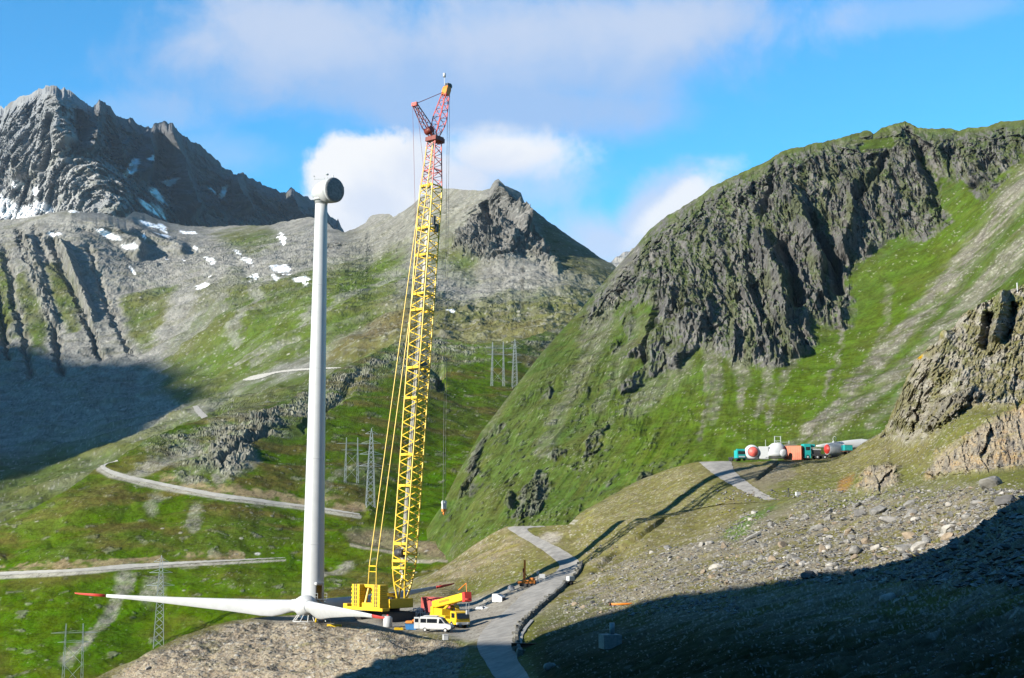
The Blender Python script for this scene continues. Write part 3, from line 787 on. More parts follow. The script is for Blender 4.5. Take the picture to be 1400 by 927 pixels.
D2 = Depth(SEAM + [(970, 652, 332), (1055, 631, 343), (960, 632, 346), (900, 650, 352), (850, 672, 352), (800, 702, 350), (893, 708, 321), (930, 680, 326), (912, 703, 322), (860, 720, 321), (930, 699, 320), (1090, 629, 347), (1150, 624, 346), (1180, 606, 344), (1215, 590, 338), (1230, 540, 332), (1250, 490, 327), (1300, 450, 325), (1340, 415, 325), (1375, 398, 325), (1400, 390, 325), (1500, 350, 330),
                   (1400, 560, 246), (1300, 560, 268), (1250, 640, 262), (1180, 655, 285), (1300, 635, 230), (1100, 655, 315), (1020, 660, 324), (1400, 480, 285), (1500, 560, 215), (700, 740, 400), (500, 845, 400), (300, 880, 390), (120, 940, 380)])
dip = lambda u: 22 * sstep(935 - u, 0, 60)
top_f2 = curve([(-220, 1060), (740, 735), (780, 722), (800, 701), (825, 687), (850, 673), (880, 657), (900, 648), (925, 639), (945, 633), (958, 631), (985, 630), (1040, 629), (1095, 627), (1130, 625), (1160, 620), (1172, 610), (1185, 602), (1205, 592), (1214, 580), (1222, 560), (1232, 538), (1242, 515), (1252, 492), (1262, 484), (1280, 470), (1300, 452), (1312, 438), (1325, 425), (1340, 418), (1352, 412),
                (1362, 406), (1370, 397), (1378, 399), (1390, 394), (1402, 390), (1450, 370), (1520, 345)])
U0, U1, DU = -200, 1500, 1.2
F1 = Sheet(U0, U1, DU, crest1, lambda u: np.maximum(965.0, crest1(u) + 12), 1.2, D1)
jt2 = jag(top_f2, 4.5, 24, 43, 1195, 1600)
F2 = Sheet(U0, U1, DU, lambda u: np.minimum(jt2(u), crest1(u) + dip(u) - 1.0), lambda u: crest1(u) + dip(u), 1.2, D2)
road1 = [(712, 960), (697, 927), (684, 905), (676, 890), (683, 870), (702, 845), (726, 826), (752, 806), (772, 792), (782, 779), (777, 768), (762, 757), (742, 745), (722, 734), (706, 725), (722, 720.5), (745, 719.5)]
road2 = [(962, 632), (972, 640), (985, 650), (1000, 661), (1016, 671), (1036, 679), (1058, 684)]
PAD = [(345, 846), (430, 838), (550, 826), (600, 828), (660, 815), (700, 800), (735, 786), (775, 790), (740, 835), (700, 870), (640, 878), (600, 866), (540, 862), (470, 852), (380, 852)]
for Sx in (F1, F2):
    Sx.surf()
    a_, b_ = Sx.U, Sx.V
    Sx.nA, Sx.nB, Sx.nC, Sx.nD = (fbm(Sx.px / 24, Sx.py / 24, 5, 303), fbm(Sx.px / 6, Sx.py / 6, 5, 305), fbm(Sx.px / 1.9, Sx.py / 1.9, 4, 306), fbm(Sx.px / .7, Sx.py / .7, 3, 307))
    step = np.linalg.norm(np.gradient(Sx.P, axis=0), axis=-1)
    Sx.nB = Sx.nB * (1 - .85 * sstep(step, .6, 2.2))
    Sx.nC = Sx.nC * (1 - sstep(step, .25, .8))
    Sx.nD = Sx.nD * (1 - sstep(step, .1, .3))
    nA, nB, nC, nD = Sx.nA, Sx.nB, Sx.nC, Sx.nD
    wu, wv = a_ + 10 * nA + 9 * nB, b_ + 5 * nA + 6 * nB
    pad = poly(a_, b_, PAD, 5)
    rd = np.maximum(stroke(a_, b_, road1, 34, 16, .35), stroke(a_, b_, road2, 22, 26, .35))
    Sx.rd, Sx.pad = rd, pad
    flatf = np.clip(np.maximum(pad, rd), 0, 1)
    rubble = poly(wu, wv, [(735, 835), (820, 770), (900, 755), (1000, 715), (1030, 690), (1110, 680), (1200, 660), (1300, 660), (1400, 670), (1500, 690), (1500, 990), (1050, 990), (760, 930)], 12) * .85
    heap = poly(a_, b_, [(100, 960), (200, 895), (330, 850), (420, 848), (560, 866), (640, 885), (600, 990), (100, 990)], 6)
    shoulder = poly(wu, wv, [(1205, 600), (1228, 535), (1250, 485), (1310, 430), (1345, 405), (1375, 385), (1500, 330), (1500, 600), (1400, 560), (1330, 555), (1290, 590), (1240, 605)], 8)
    face = poly(wu * .5 + a_ * .5, wv * .5 + b_ * .5, [(1265, 655), (1285, 620), (1320, 600), (1400, 555), (1500, 520), (1500, 640), (1400, 640), (1320, 648)], 6)
    face2 = poly(wu * .5 + a_ * .5, wv * .5 + b_ * .5, [(1172, 668), (1185, 640), (1215, 635), (1232, 640), (1225, 660), (1195, 672)], 5)
    ledge = poly(a_ + 4 * nC, b_ + 4 * nB, [(1262, 582), (1280, 550), (1330, 530), (1345, 540), (1300, 575), (1268, 590)], 4)
    Sx.rubble, Sx.heap, Sx.shoulder, Sx.face, Sx.face2, Sx.ledge = rubble, heap, shoulder, face, face2, ledge
    d = (.8 - .5 * poly(a_, b_, [(600, 850), (680, 720), (800, 690), (960, 620), (1060, 640), (960, 720), (800, 800)], 40)) * nA * sstep(b_, 960, 700) + .30 * nB + .10 * nC
    d += rubble * (.5 * (1 - sstep(step, .5, 1.6)) * fbm(Sx.px / 4.7 + .8 * nB, Sx.py / 3.9, 3, 321, .6) + .3 * nC + .15 * nD)
    d += heap * (.55 * nB + .28 * nC + .08 * nD)
    warp = fbm(a_ / 30, b_ / 30, 4, 335)
    d += shoulder * (.8 * ridged((a_ + .55 * b_) / 34 + .5 * warp, (b_ - .4 * a_) / 85 + .3 * warp, 5, 331, .6) + .9 * ridged((a_ + .5 * b_) / 9 + .6 * warp, b_ / 24, 3, 333, .6) + .45 * fbm(a_ / 7, b_ / 7, 3, 337, .6))
    d += np.maximum(face, face2) * (1.0 * ridged(a_ / 30 + .3 * fbm(a_ / 40, b_ / 40, 3, 345), b_ / 46, 4, 341, .6) + .6 * fbm(a_ / 9, b_ / 12, 4, 347, .6) + .6)
    d += ledge * (1.0 + 1.6 * ridged(a_ / 11 + b_ / 40, b_ / 34, 3, 343, .6))
    d += shoulder * (1.15 * facets((a_ + .55 * b_) / 24 + .4 * warp, (b_ - .4 * a_) / 60, 5) + .55 * facets((a_ + .5 * b_) / 9, b_ / 22, 6)) + np.maximum(face, face2) * (1.5 * facets(a_ / 20 + .2 * warp, b_ / 44, 8) + .5 * facets(a_ / 6, b_ / 12, 9))
    for pts, w0, w1, h in [([(1352, 425), (1350, 455), (1345, 480)], 9, 9, 4.5), ([(1388, 412), (1382, 445), (1372, 470)], 8, 7, 4), ([(1245, 552), (1262, 520), (1275, 490)], 7, 6, 2.5)]:
        d -= h * tent(a_ + 4 * nC, b_, pts, w0, w1)
    for pts, w0, w1, h in [([(1372, 396), (1368, 430), (1358, 470)], 10, 12, 5), ([(1300, 450), (1285, 490), (1265, 540), (1225, 590)], 22, 18, 3)]:
        d += h * tent(a_ + 4 * nC, b_, pts, w0, w1)
    # the drain in the far slope and the channel beside the road
    d -= 1.2 * tent(a_, b_, [(915, 706), (880, 728), (840, 757), (805, 785)], 3.2, 4)
    d -= 1.4 * tent(a_, b_, [(1066, 632), (1040, 650), (1020, 668)], 3, 3)
    d *= 1 - .97 * flatf
    edge = sstep(np.abs(b_ - crest1(Sx.u)[None]), 0, 10)
    d *= np.where(a_ < 935, .4 + .6 * edge, 1)
    Sx.push(d, 1 - .85 * np.clip(np.maximum.reduce([face, face2, shoulder, ledge]), 0, 1)[..., None])
    # colour
    base = np.zeros(Sx.P.shape) + (.155, .145, .062)
    base = mixc(base, sstep(nB, -.3, .4) * .7, (.205, .185, .105))
    base = mixc(base, sstep(nC, -.1, .5) * .5, (.11, .118, .04))
    base = mixc(base, sstep(nD, .15, .5) * .4, (.26, .245, .2))
    gras = np.zeros(a_.shape)
    for pts, s, k in [([(985, 735), (1000, 715), (1050, 690), (1075, 686), (1040, 715), (1010, 745)], 6, .95), ([(1040, 660), (1110, 650), (1240, 640), (1330, 640), (1500, 640), (1500, 670), (1300, 680), (1180, 690), (1060, 705), (1010, 700)], 12, .6), ([(705, 880), (722, 850), (760, 830), (800, 812), (840, 830), (760, 860), (715, 895)], 8, .7),
                      ([(620, 800), (690, 785), (740, 765), (750, 775), (690, 800), (640, 815)], 6, .6), ([(940, 690), (990, 640), (1010, 660), (980, 700)], 8, .3), ([(1330, 425), (1365, 402), (1400, 390), (1450, 370), (1450, 400), (1395, 415), (1345, 430)], 6, .8), ([(1290, 560), (1400, 560), (1400, 640), (1270, 640)], 14, .55),
                      ([(1300, 440), (1330, 460), (1320, 500), (1290, 480)], 8, .5), ([(645, 850), (690, 848), (680, 862), (650, 862)], 5, .0), ([(720, 720), (745, 722), (735, 735)], 5, .6), ([(740, 985), (760, 905), (900, 870), (1100, 880), (1000, 985)], 20, .7), ([(620, 868), (650, 868), (645, 884), (625, 882)], 4, .8), ([(335, 905), (350, 890), (365, 900), (350, 915)], 5, .5)]:
        gras = np.maximum(gras, k * poly(wu, wv, pts, s))
    gcol = mixc(np.zeros(Sx.P.shape) + (.082, .12, .022), sstep(nB, -.3, .4) * .7, (.135, .14, .03))
    gcol = mixc(gcol, sstep(nC, 0, .5) * .5, (.055, .08, .02))
    gcol = mixc(gcol, poly(wu, wv, [(985, 735), (1000, 715), (1050, 690), (1075, 686), (1040, 715), (1010, 745)], 6), (.06, .14, .012))
    gk = gras * (.5 + .5 * sstep(nB + .4 * nC, -.35, .15))
    c = base * (1 - gk[..., None]) + gcol * gk[..., None]
    st = mixc(np.zeros(Sx.P.shape) + (.24, .215, .18), sstep(nC, -.1, .5) * .6, (.36, .335, .29))
    st = mixc(st, sstep(nD, .05, .4) * .5, (.16, .145, .125))
    rb = rubble * sstep(nB + .5 * nA, -.35, .25) * .8 * (1 - .75 * gk)
    c = c * (1 - rb[..., None]) + st * rb[..., None]
    c = mixc(c, poly(wu, wv, [(1000, 640), (1062, 632), (1095, 632), (1060, 665), (1040, 672)], 6) * .6, (.235, .205, .165))
    hp = mixc(np.zeros(Sx.P.shape) + (.285, .24, .18), sstep(nB, -.2, .4) * .6, (.35, .305, .24))
    hp = mixc(hp, sstep(nC, 0, .5) * .55, (.22, .19, .15))
    hp = mixc(hp, sstep(fbm(Sx.px / 9, Sx.py / 5, 4, 351), .25, .5) * .5, (.13, .135, .06))
    c = c * (1 - heap[..., None]) + hp * heap[..., None]
    spoil = poly(wu, wv, [(560, 812), (640, 750), (690, 722), (720, 740), (690, 765), (640, 790), (600, 815)], 8) * .6
    c = mixc(c, spoil * sstep(nB, -.5, .3), (.30, .25, .18))
    pd = mixc(np.zeros(Sx.P.shape) + (.29, .272, .24), sstep(nB, -.3, .4) * .5, (.34, .325, .295))
    pd = mixc(pd, sstep(nC, .1, .5) * .4, (.24, .215, .175))
    c = c * (1 - pad[..., None]) + pd * pad[..., None]
    sh = mixc(np.zeros(Sx.P.shape) + (.30, .275, .23), sstep(fbm(a_ / 12, b_ / 12, 4, 359), -.1, .45) * .65, (.40, .385, .35))
    sh = mixc(sh, sstep(fbm(a_ / 14, b_ / 9, 4, 353), .12, .4) * .7, (.13, .135, .045))
    sh = mixc(sh, poly(wu, wv, [(1338, 430), (1395, 415), (1385, 480), (1345, 480)], 8) * .4, (.16, .15, .135))
    k = (shoulder * (.2 + .7 * sstep(fbm(a_ / 26, b_ / 18, 4, 371), -.12, .14)))[..., None]
    c = c * (1 - k) + sh * k
    fc = mixc(np.zeros(Sx.P.shape) + (.34, .29, .215), sstep(fbm(a_ / 34, b_ / 22, 4, 357), .05, .4) * .55, (.43, .30, .165))
    fc = mixc(fc, sstep(fbm(a_ / 8, b_ / 26, 4, 355), 0, .4) * .75, (.19, .175, .155))
    k = np.maximum(face, face2)[..., None]
    c = c * (1 - k) + fc * k
    c = mixc(c, ledge * .8, (.19, .175, .15))
    c = mixc(c, poly(a_ + 3 * nC, b_ + 3 * nB, [(1142, 672), (1150, 655), (1168, 648), (1165, 660), (1155, 673)], 4) * .7, (.28, .15, .07))
    c = mixc(c, ell(a_, b_, 1257, 487, 5, 4, 0), (.5, .33, .04))
    c = mixc(c, poly(a_ + 2 * nC, b_ + 2 * nB, [(736, 738), (748, 727), (768, 732), (762, 742), (745, 745)], 4) * .8, (.38, .35, .31))
    c = mixc(c, sstep(fbm(Sx.px / 7, Sx.py / 7, 4, 361), .35, .55) * .35 * (1 - pad) * (1 - heap), (.21, .19, .03))
    fore_shade = sstep(b_, 800, 900) * (1 - heap) * (1 - rd) * sstep(a_, 690, 760)
    c = mixc(c, fore_shade * .9 * (1 - .4 * rb), (.022, .026, .013))  # foreground shade deepened by painting the ground colour darker
    c = speckle(c, 8, (.05 + .10 * rubble + .10 * heap) * (1 - .8 * np.maximum(rd, pad)) * (1 - .9 * fore_shade) * (1 - .7 * sstep(step, .6, 2)), (.40, .38, .34), .8)
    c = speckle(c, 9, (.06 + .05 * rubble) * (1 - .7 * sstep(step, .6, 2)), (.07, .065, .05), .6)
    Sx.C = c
    Sx.S = np.clip((.35 + .65 * np.maximum(rubble, heap)) * (1 - .7 * fore_shade) * (1 - .6 * rd), 0, 1)
# ground between the frame's lower edge and the viewer
k = np.linspace(0, 1, 40)[:-1][:, None]
b0 = F1.P[0]
tgt = np.stack([b0[:, 0] * .55 + 4, np.full(len(b0), -70.0), np.full(len(b0), -3.0)], -1)
ext = tgt[None] * (1 - k[..., None]) + b0[None] * k[..., None]
ext[..., 2] += np.sin(k * np.pi) * -1.2
exc = np.repeat(F1.C[:1], len(k), 0)
kd = np.linspace(0, 1, 8)[1:-1][:, None, None]
dipP = F1.P[-1][None] * (1 - kd) + F2.P[0][None] * kd
dipC = np.repeat(F1.C[-1:], len(kd), 0)
F2back = F2.P[-1]
kb = (np.arange(1, 13) / 12.0)[:, None, None] ** 1.2
shelf = (.25 * (1 - sstep(F2.u, 1140, 1185)))[None, :, None]
bk = F2back[None] + np.concatenate([0 * kb + 0 * shelf, kb * 150 + 0 * shelf, -np.maximum(0, kb - shelf) * 150], -1)
NEAR_P = np.concatenate([ext, F1.P, dipP, F2.P, bk])
NEAR_S = np.concatenate([np.repeat(F1.S[:1], len(k), 0), F1.S, np.repeat(F1.S[-1:], len(kd), 0), F2.S, np.repeat(F2.S[-1:], 12, 0)])
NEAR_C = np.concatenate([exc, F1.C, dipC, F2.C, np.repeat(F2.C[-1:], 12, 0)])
# carry the ground on past both sides of the picture
kr, kl = np.array([2.0, 6, 15, 40, 100, 220]), np.array([220.0, 100, 40, 15, 6, 2])
right = NEAR_P[:, -1:, :] + np.stack([kr, 0 * kr, .22 * kr], -1)[None]
left = NEAR_P[:, :1, :] + np.stack([-kl, 0 * kl, -.12 * kl], -1)[None]
NEAR_P = np.concatenate([left, NEAR_P, right], 1)
NEAR_C = np.concatenate([np.repeat(NEAR_C[:, :1], 6, 1), NEAR_C, np.repeat(NEAR_C[:, -1:], 6, 1)], 1)
NEAR_S = np.concatenate([np.repeat(NEAR_S[:, :1], 6, 1), NEAR_S, np.repeat(NEAR_S[:, -1:], 6, 1)], 1)
M_NEAR = ground_mat('gravel_turf_and_rubble', 0.7, 3.2, 0.6, .34, .3, [(.75, .72, .85), (2.2, .7, .8)], 1.12)
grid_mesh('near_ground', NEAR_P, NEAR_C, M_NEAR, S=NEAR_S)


# ---- mountains outside the picture whose shade falls into it
def shade_hill(name, pts, sheet, t, base, foot, mat, beyond=(), rough=.7):
    crest = [sheet.at(u, v) + TOSUN * t for u, v in pts]
    if beyond:
        e = crest[-1]
        crest += [e + Vector((.65, -.76, 0)) * b + Vector((0, 0, h)) for b, h in beyond]
    dense = []
    for a, b in zip(crest[:-1], crest[1:]):
        m = max(2, int((b - a).length / (foot / 12)))
        dense += [a.lerp(b, i / m) for i in range(m)]
    dense.append(crest[-1])
    for i, p in enumerate(dense):
        p.z += rough * float(fbm(np.array([i * .21]), np.array([3.7]), 4, 19)[0])
    side = Vector((TOSUN.x, TOSUN.y, 0)).normalized()
    rows = []
    for k in np.concatenate([np.linspace(-1, 0, 14), np.linspace(0, 1, 14)[1:]]):
        rows.append([[p.x + side.x * k * foot, p.y + side.y * k * foot, p.z + (base - p.z) * min(1, abs(k)) ** .9] for p in dense])
    P = np.array(rows)
    n = fbm(P[..., 0] / foot * 6, P[..., 1] / foot * 6, 4, 9)
    e = np.abs(np.concatenate([np.linspace(-1, 0, 14), np.linspace(0, 1, 14)[1:]]))[:, None]
    P[..., 2] += n * foot * .07 * e
    C = mixc(np.zeros(P.shape) + (.1, .11, .04), sstep(n, -.2, .4), (.2, .19, .17))
    grid_mesh(name, P, C, mat)


shade_hill('shading_hillside', [(250, 1040), (400, 985), (480, 950), (527, 929), (560, 911), (592, 896), (622, 885), (645, 879), (700, 879), (722, 878), (745, 866), (770, 856), (800, 847), (840, 836), (880, 822), (900, 816), (930, 811), (960, 808), (1000, 803),
                                (1050, 795), (1100, 786), (1150, 779), (1200, 772), (1240, 764), (1270, 757), (1295, 748), (1320, 735), (1340, 724), (1365, 710), (1400, 692), (1450, 672), (1499, 655)], F1, 240, -40, 110, M_NEAR, [(30, 14), (90, 24), (220, 26)])
shade_hill('shading_mountain', [(-45, 455), (0, 462), (60, 478), (120, 494), (190, 504), (250, 510), (292, 516), (302, 522), (285, 536), (262, 552), (230, 570), (190, 590), (150, 604), (110, 616), (60, 630), (20, 644), (-45, 668)], B, 4500, 0, 1500, M_MID, (), 60)


def strip(name, sheet, left, right, lift, mat, n=60, rows=9, ragged=2.2):
    """road surface draped on a hillside between its two edges"""
    def res(p):
        a = np.array(p, float)
        for _ in range(2):
            q = np.empty((2 * len(a) - 2, 2))
            q[0::2] = a[:-1] * .75 + a[1:] * .25
            q[1::2] = a[:-1] * .25 + a[1:] * .75
            a = np.vstack([a[:1], q, a[-1:]])
        t = np.concatenate([[0], np.cumsum(np.linalg.norm(np.diff(a, axis=0), axis=1))])
        return np.stack([np.interp(np.linspace(0, t[-1], n), t, a[:, i]) for i in (0, 1)], -1)
    Lp, Rp = res(left), res(right)
    jt = np.arange(n)
    for E_, sd in ((Lp, 3), (Rp, 11)):
        E_[1:-1, 0] += ragged * fbm(jt * .21, jt * 0 + sd, 3, sd)[1:-1]
        E_[1:-1, 1] += ragged * .5 * fbm(jt * .23, jt * 0 + sd, 3, sd + 1)[1:-1]
    bm = bmesh.new()
    g = []
    for p, q in zip(Lp, Rp):
        row = []
        for k in np.linspace(0, 1, rows):
            u, v = p * (1 - k) + q * k
            w = sheet.at(float(u), float(v))
            row.append(bm.verts.new((w.x, w.y, w.z + lift)))
        g.append(row)
    for i in range(n - 1):
        for j in range(rows - 1):
            bm.faces.new((g[i][j], g[i + 1][j], g[i + 1][j + 1], g[i][j + 1])).smooth = True
    bmesh.ops.recalc_face_normals(bm, faces=bm.faces)
    me = bpy.data.meshes.new(name)
    bm.to_mesh(me)
    bm.free()
    me.materials.append(mat)
    o = bpy.data.objects.new(name, me)
    SC.collection.objects.link(o)
    o['kind'] = 'structure'
    return o


def lane_strip(name, sheet, pts, up, down, lift, mat):
    """lane along (u, v) points, reaching up / down the slope by the given amounts"""
    k = np.linspace(0, 1, len(pts))
    f = lambda w: np.interp(k, np.linspace(0, 1, len(w)), w)
    return strip(name, sheet, [(u, v - w) for (u, v), w in zip(pts, f(up))], [(u, v + w) for (u, v), w in zip(pts, f(down))], lift, mat, 200, 5, 1.2)

# ---------------------------------------------------------------- materials for things
def mat(name, col, rough=.6, metal=0.0, var=.12, scale=3.0, spec=.4):
    m = bpy.data.materials.new(name)
    m.use_nodes = True
    g = NT(m.node_tree)
    tc = g.n('ShaderNodeTexCoord')
    n1 = g.n('ShaderNodeTexNoise', {'Vector': tc.outputs['Object'], 'Scale': scale, 'Detail': 5.0, 'Roughness': 0.65})
    f = g.ramp(n1.outputs[0], .3, .7, 1 - var, 1 + var)
    col = tuple(.58 * x for x in col)
    h = g.n('ShaderNodeHueSaturation', {'Value': f, 'Color': col + (1,)})
    bp = g.n('ShaderNodeBump', {'Strength': .15, 'Distance': .03, 'Height': n1.outputs[0]})
    b = g.n('ShaderNodeBsdfPrincipled', {'Base Color': h.outputs[0], 'Roughness': rough, 'Metallic': metal, 'Normal': bp.outputs[0]})
    b.inputs['Specular IOR Level'].default_value = spec
    g.n('ShaderNodeOutputMaterial', {0: b.outputs[0]})
    return m


WHITE = mat('white_paint', (.56, .575, .59), .45, var=.04, scale=.6)
OFFW = mat('off_white_gelcoat', (.52, .535, .55), .4, var=.06, scale=.8)
GREYW = mat('weathered_white', (.55, .56, .57), .6)
COVER = mat('dark_grey_tarpaulin', (.20, .205, .215), .75, var=.35, scale=2.5)
YELLOW = mat('crane_yellow', (.80, .52, .015), .5, var=.1)
ORANGE = mat('orange_paint', (.75, .23, .02), .5)
RED = mat('signal_red', (.60, .045, .03), .5)
PINKRED = mat('faded_red', (.68, .12, .10), .55)
DRED = mat('dark_red_steel', (.20, .03, .02), .55)
BLACK = mat('dark_rubber', (.018, .018, .02), .7)
DARK = mat('dark_steel', (.045, .045, .05), .55)
GLASS = mat('dark_glass', (.012, .016, .022), .12, spec=.7, var=.02)
STEEL = mat('galvanised_steel', (.38, .42, .43), .5, .3, var=.1)
PALE = mat('pale_rope_bundle', (.55, .53, .46), .8)
TEAL = mat('teal_paint', (.015, .36, .36), .5)
BLUE = mat('blue_paint', (.03, .17, .42), .5)
CONCRETE = mat('concrete', (.34, .33, .31), .9, var=.2)
RUSTM = mat('rusty_steel', (.14, .06, .035), .85, var=.3)
ROADM = mat('worn_grey_asphalt', (.27, .258, .24), .9, var=.24, scale=.5)
LANEM = mat('pale_gravel_lane', (.40, .385, .35), .9, var=.15, scale=.2)
STONEW = mat('dry_stone', (.17, .165, .145), .95, var=.45, scale=1.6)
CABLE = mat('steel_cable', (.12, .12, .13), .6)


class MB:
    def __init__(s):
        s.bm = bmesh.new()

    def box(s, c, size, rot=None, taper=1.0):
        c = Vector(c)
        vs = []
        for z in (-.5, .5):
            k = taper if z > 0 else 1
            for x, y in ((-.5, -.5), (.5, -.5), (.5, .5), (-.5, .5)):
                p = Vector((x * size[0] * k, y * size[1] * k, z * size[2]))
                if rot is not None:
                    p = rot @ p
                vs.append(s.bm.verts.new(c + p))
        for f in ((3, 2, 1, 0), (4, 5, 6, 7), (0, 1, 5, 4), (1, 2, 6, 5), (2, 3, 7, 6), (3, 0, 4, 7)):
            s.bm.faces.new([vs[i] for i in f])
        return s

    def tube(s, p, q, r, r2=None, n=6, cap=True):
        p, q = Vector(p), Vector(q)
        r2 = r if r2 is None else r2
        d = (q - p).normalized()
        a = d.orthogonal().normalized()
        b = d.cross(a)
        A_ = [s.bm.verts.new(p + (a * math.cos(i * 2 * math.pi / n) + b * math.sin(i * 2 * math.pi / n)) * r) for i in range(n)]
        B_ = [s.bm.verts.new(q + (a * math.cos(i * 2 * math.pi / n) + b * math.sin(i * 2 * math.pi / n)) * r2) for i in range(n)]
        for i in range(n):
            f = s.bm.faces.new((A_[i], A_[(i + 1) % n], B_[(i + 1) % n], B_[i]))
            f.smooth = n > 8
        if cap:
            s.bm.faces.new(A_[::-1])
            s.bm.faces.new(B_)
        return s

    def loft(s, rings, cap=True, smooth=True):
        R = [[s.bm.verts.new(p) for p in r] for r in rings]
        n = len(R[0])
        for a, b in zip(R[:-1], R[1:]):
            for i in range(n):
                f = s.bm.faces.new((a[i], a[(i + 1) % n], b[(i + 1) % n], b[i]))
                f.smooth = smooth
        if cap:
            s.bm.faces.new(R[0][::-1])
            s.bm.faces.new(R[-1])
        return s

    def lathe(s, prof, o, axis, n=32, cap=True):
        o, axis = Vector(o), Vector(axis).normalized()
        a = axis.orthogonal().normalized()
        b = axis.cross(a)
        return s.loft([[o + axis * t + (a * math.cos(i * 2 * math.pi / n) + b * math.sin(i * 2 * math.pi / n)) * max(r, .002) for i in range(n)] for t, r in prof], cap)

    def prism(s, pts, y0, y1):
        """outline in (x, z) extruded along y"""
        a = [s.bm.verts.new((x, y0, z)) for x, z in pts]
        b = [s.bm.verts.new((x, y1, z)) for x, z in pts]
        n = len(pts)
        s.bm.faces.new(a)
        s.bm.faces.new(b[::-1])
        for i in range(n):
            s.bm.faces.new((a[i], b[i], b[(i + 1) % n], a[(i + 1) % n]))
        return s

    def build(s, name, m, parent=None, bevel=0.0):
        bmesh.ops.recalc_face_normals(s.bm, faces=s.bm.faces)
        if bevel:
            bmesh.ops.bevel(s.bm, geom=s.bm.edges[:], offset=bevel, segments=2, affect='EDGES', clamp_overlap=True)
        me = bpy.data.meshes.new(name)
        s.bm.to_mesh(me)
        s.bm.free()
        for mm in (m if isinstance(m, (list, tuple)) else [m]):
            me.materials.append(mm)
        o = bpy.data.objects.new(name, me)
        SC.collection.objects.link(o)
        if parent:
            o.parent = parent
        return o


def tag(o, label, cat, group=None):
    o['label'], o['category'] = label, cat
    if group:
        o['group'] = group
    return o


def thing(name, label, cat, loc, rz=0.0, group=None):
    o = bpy.data.objects.new(name, None)
    SC.collection.objects.link(o)
    o.location = loc
    o.rotation_euler = (0, 0, rz)
    o.empty_display_size = .5
    return tag(o, label, cat, group)


def copy_tree(o, parent=None):
    c = o.copy()
    SC.collection.objects.link(c)
    if parent:
        c.parent = parent
    for ch in list(o.children):
        copy_tree(ch, c)
    return c


def ground1(u, v):
    return F1.at(u, v)


def to_local(o):
    m = (Matrix.Translation(o.location) @ o.rotation_euler.to_matrix().to_4x4()).inverted()
    return lambda P: m @ Vector(P)


# ---------------------------------------------------------------- roads
strip('access_road', F1, [(700, 958), (676, 927), (661, 902), (651, 886), (655, 868), (672, 850), (699, 829), (724, 802), (744, 791), (762, 781), (766, 774), (756, 763), (738, 750), (716, 737), (697, 726), (692, 721), (712, 719.6), (742, 719.4)],
      [(742, 958), (724, 927), (708, 903), (702, 886), (703, 868), (713, 852), (734, 834), (766, 805), (783, 791), (793, 780), (794, 770), (785, 761), (764, 749), (744, 739), (726, 730), (719, 725), (726, 721.6), (746, 720.6)], .08, ROADM, 150, 13, 1.8)
strip('upper_road', F2, [(955, 632), (966, 641), (980, 652), (997, 662), (1016, 672), (1034, 680), (1046, 684)], [(1000, 630.5), (1001, 636), (1004, 645), (1017, 656), (1034, 668), (1050, 678), (1060, 683)], .08, ROADM, 80, 13)
strip('valley_road', Dh, [(161, 629.5), (147, 631), (137, 635.5), (137, 640), (144, 645), (157, 651), (176, 656), (200, 660), (230, 666.5), (262, 673), (300, 681), (345, 685), (372, 690), (400, 692), (440, 697), (492, 704.5)],
      [(161, 631), (150, 633), (143, 636.5), (143.5, 639), (150, 642.5), (160, 646), (178, 651.5), (200, 656), (230, 662), (262, 668.5), (300, 675.5), (345, 681), (372, 685.5), (400, 689), (440, 694), (492, 703)], .3, LANEM, 160, 5, 1.0)
lane_strip('lower_valley_road', Dh, low_lane, [2.4, 2.2, 1.5, 1.6, 1.3, .9, .3], [2.4, 2.0, 1.6, 4.5, 1.6, 1.0, .3], .3, LANEM)
lane_strip('far_pass_road', B, [(332, 520), (345, 517.5), (360, 515), (372, 511), (385, 508.5), (410, 506), (440, 504.5), (466, 503.5)], [.3, 3.2, 3.4, 1.2, 1.3, 1.2, 1.2, .4], [1.0, 3.2, 2.2, 1.0, 1.3, 1.2, 1.2, .4], .8, LANEM)
strip('far_bend_road', B, [(263, 556), (267, 564), (276, 573)], [(270, 555), (276, 562), (284, 570)], .6, ROADM, 24, 5)

# ---------------------------------------------------------------- wind turbine
gp = ground1(427, 846)
YT = gp.y
TX = float(at(427.0, 840, YT)[0])
T = thing('wind_turbine', 'tall white wind turbine tower with a round head still without blades', 'wind turbine', (TX, YT, gp.z - .3))
top = pt(441, 276, YT)
H = top.z - T.location.z
mb = MB()
prof = [(0, 2.3), (.25, 2.3), (.26, 2.16)]
for i in range(1, 25):
    z = .26 + (H - .3) * i / 24
    prof.append((z, 2.16 + (1.16 - 2.16) * (i / 24) ** .9))
mb.lathe(prof, (0, 0, 0), (0, 0, 1), 48)
for z in (14, 30, 47, 63, H - .6):
    r = 2.16 + (1.16 - 2.16) * (z / H) ** .9
    mb.lathe([(z, r + .012), (z + .12, r + .012)], (0, 0, 0), (0, 0, 1), 48)
tower = mb.build('tower', WHITE, T)
dd = Vector((.62, -.78, 0)).normalized()
rd_ = Matrix(((dd.x, -dd.y, 0), (dd.y, dd.x, 0), (0, 0, 1)))
mb = MB().box(dd * 2.04 + Vector((0, 0, 5.3)), (.5, 1.2, 2.4), rd_)
door = mb.build('door', GLASS, tower, .04)
mb = MB().box(dd * 2.2 + Vector((0, 0, 6.85)), (.9, 1.7, .5), rd_)
mb.build('door_hood', WHITE, tower, .1)
mb = MB().box(dd * 2.75 + Vector((0, 0, 3.95)), (1.5, 2.2, .12), rd_)
sd = Vector((-dd.y, dd.x, 0))
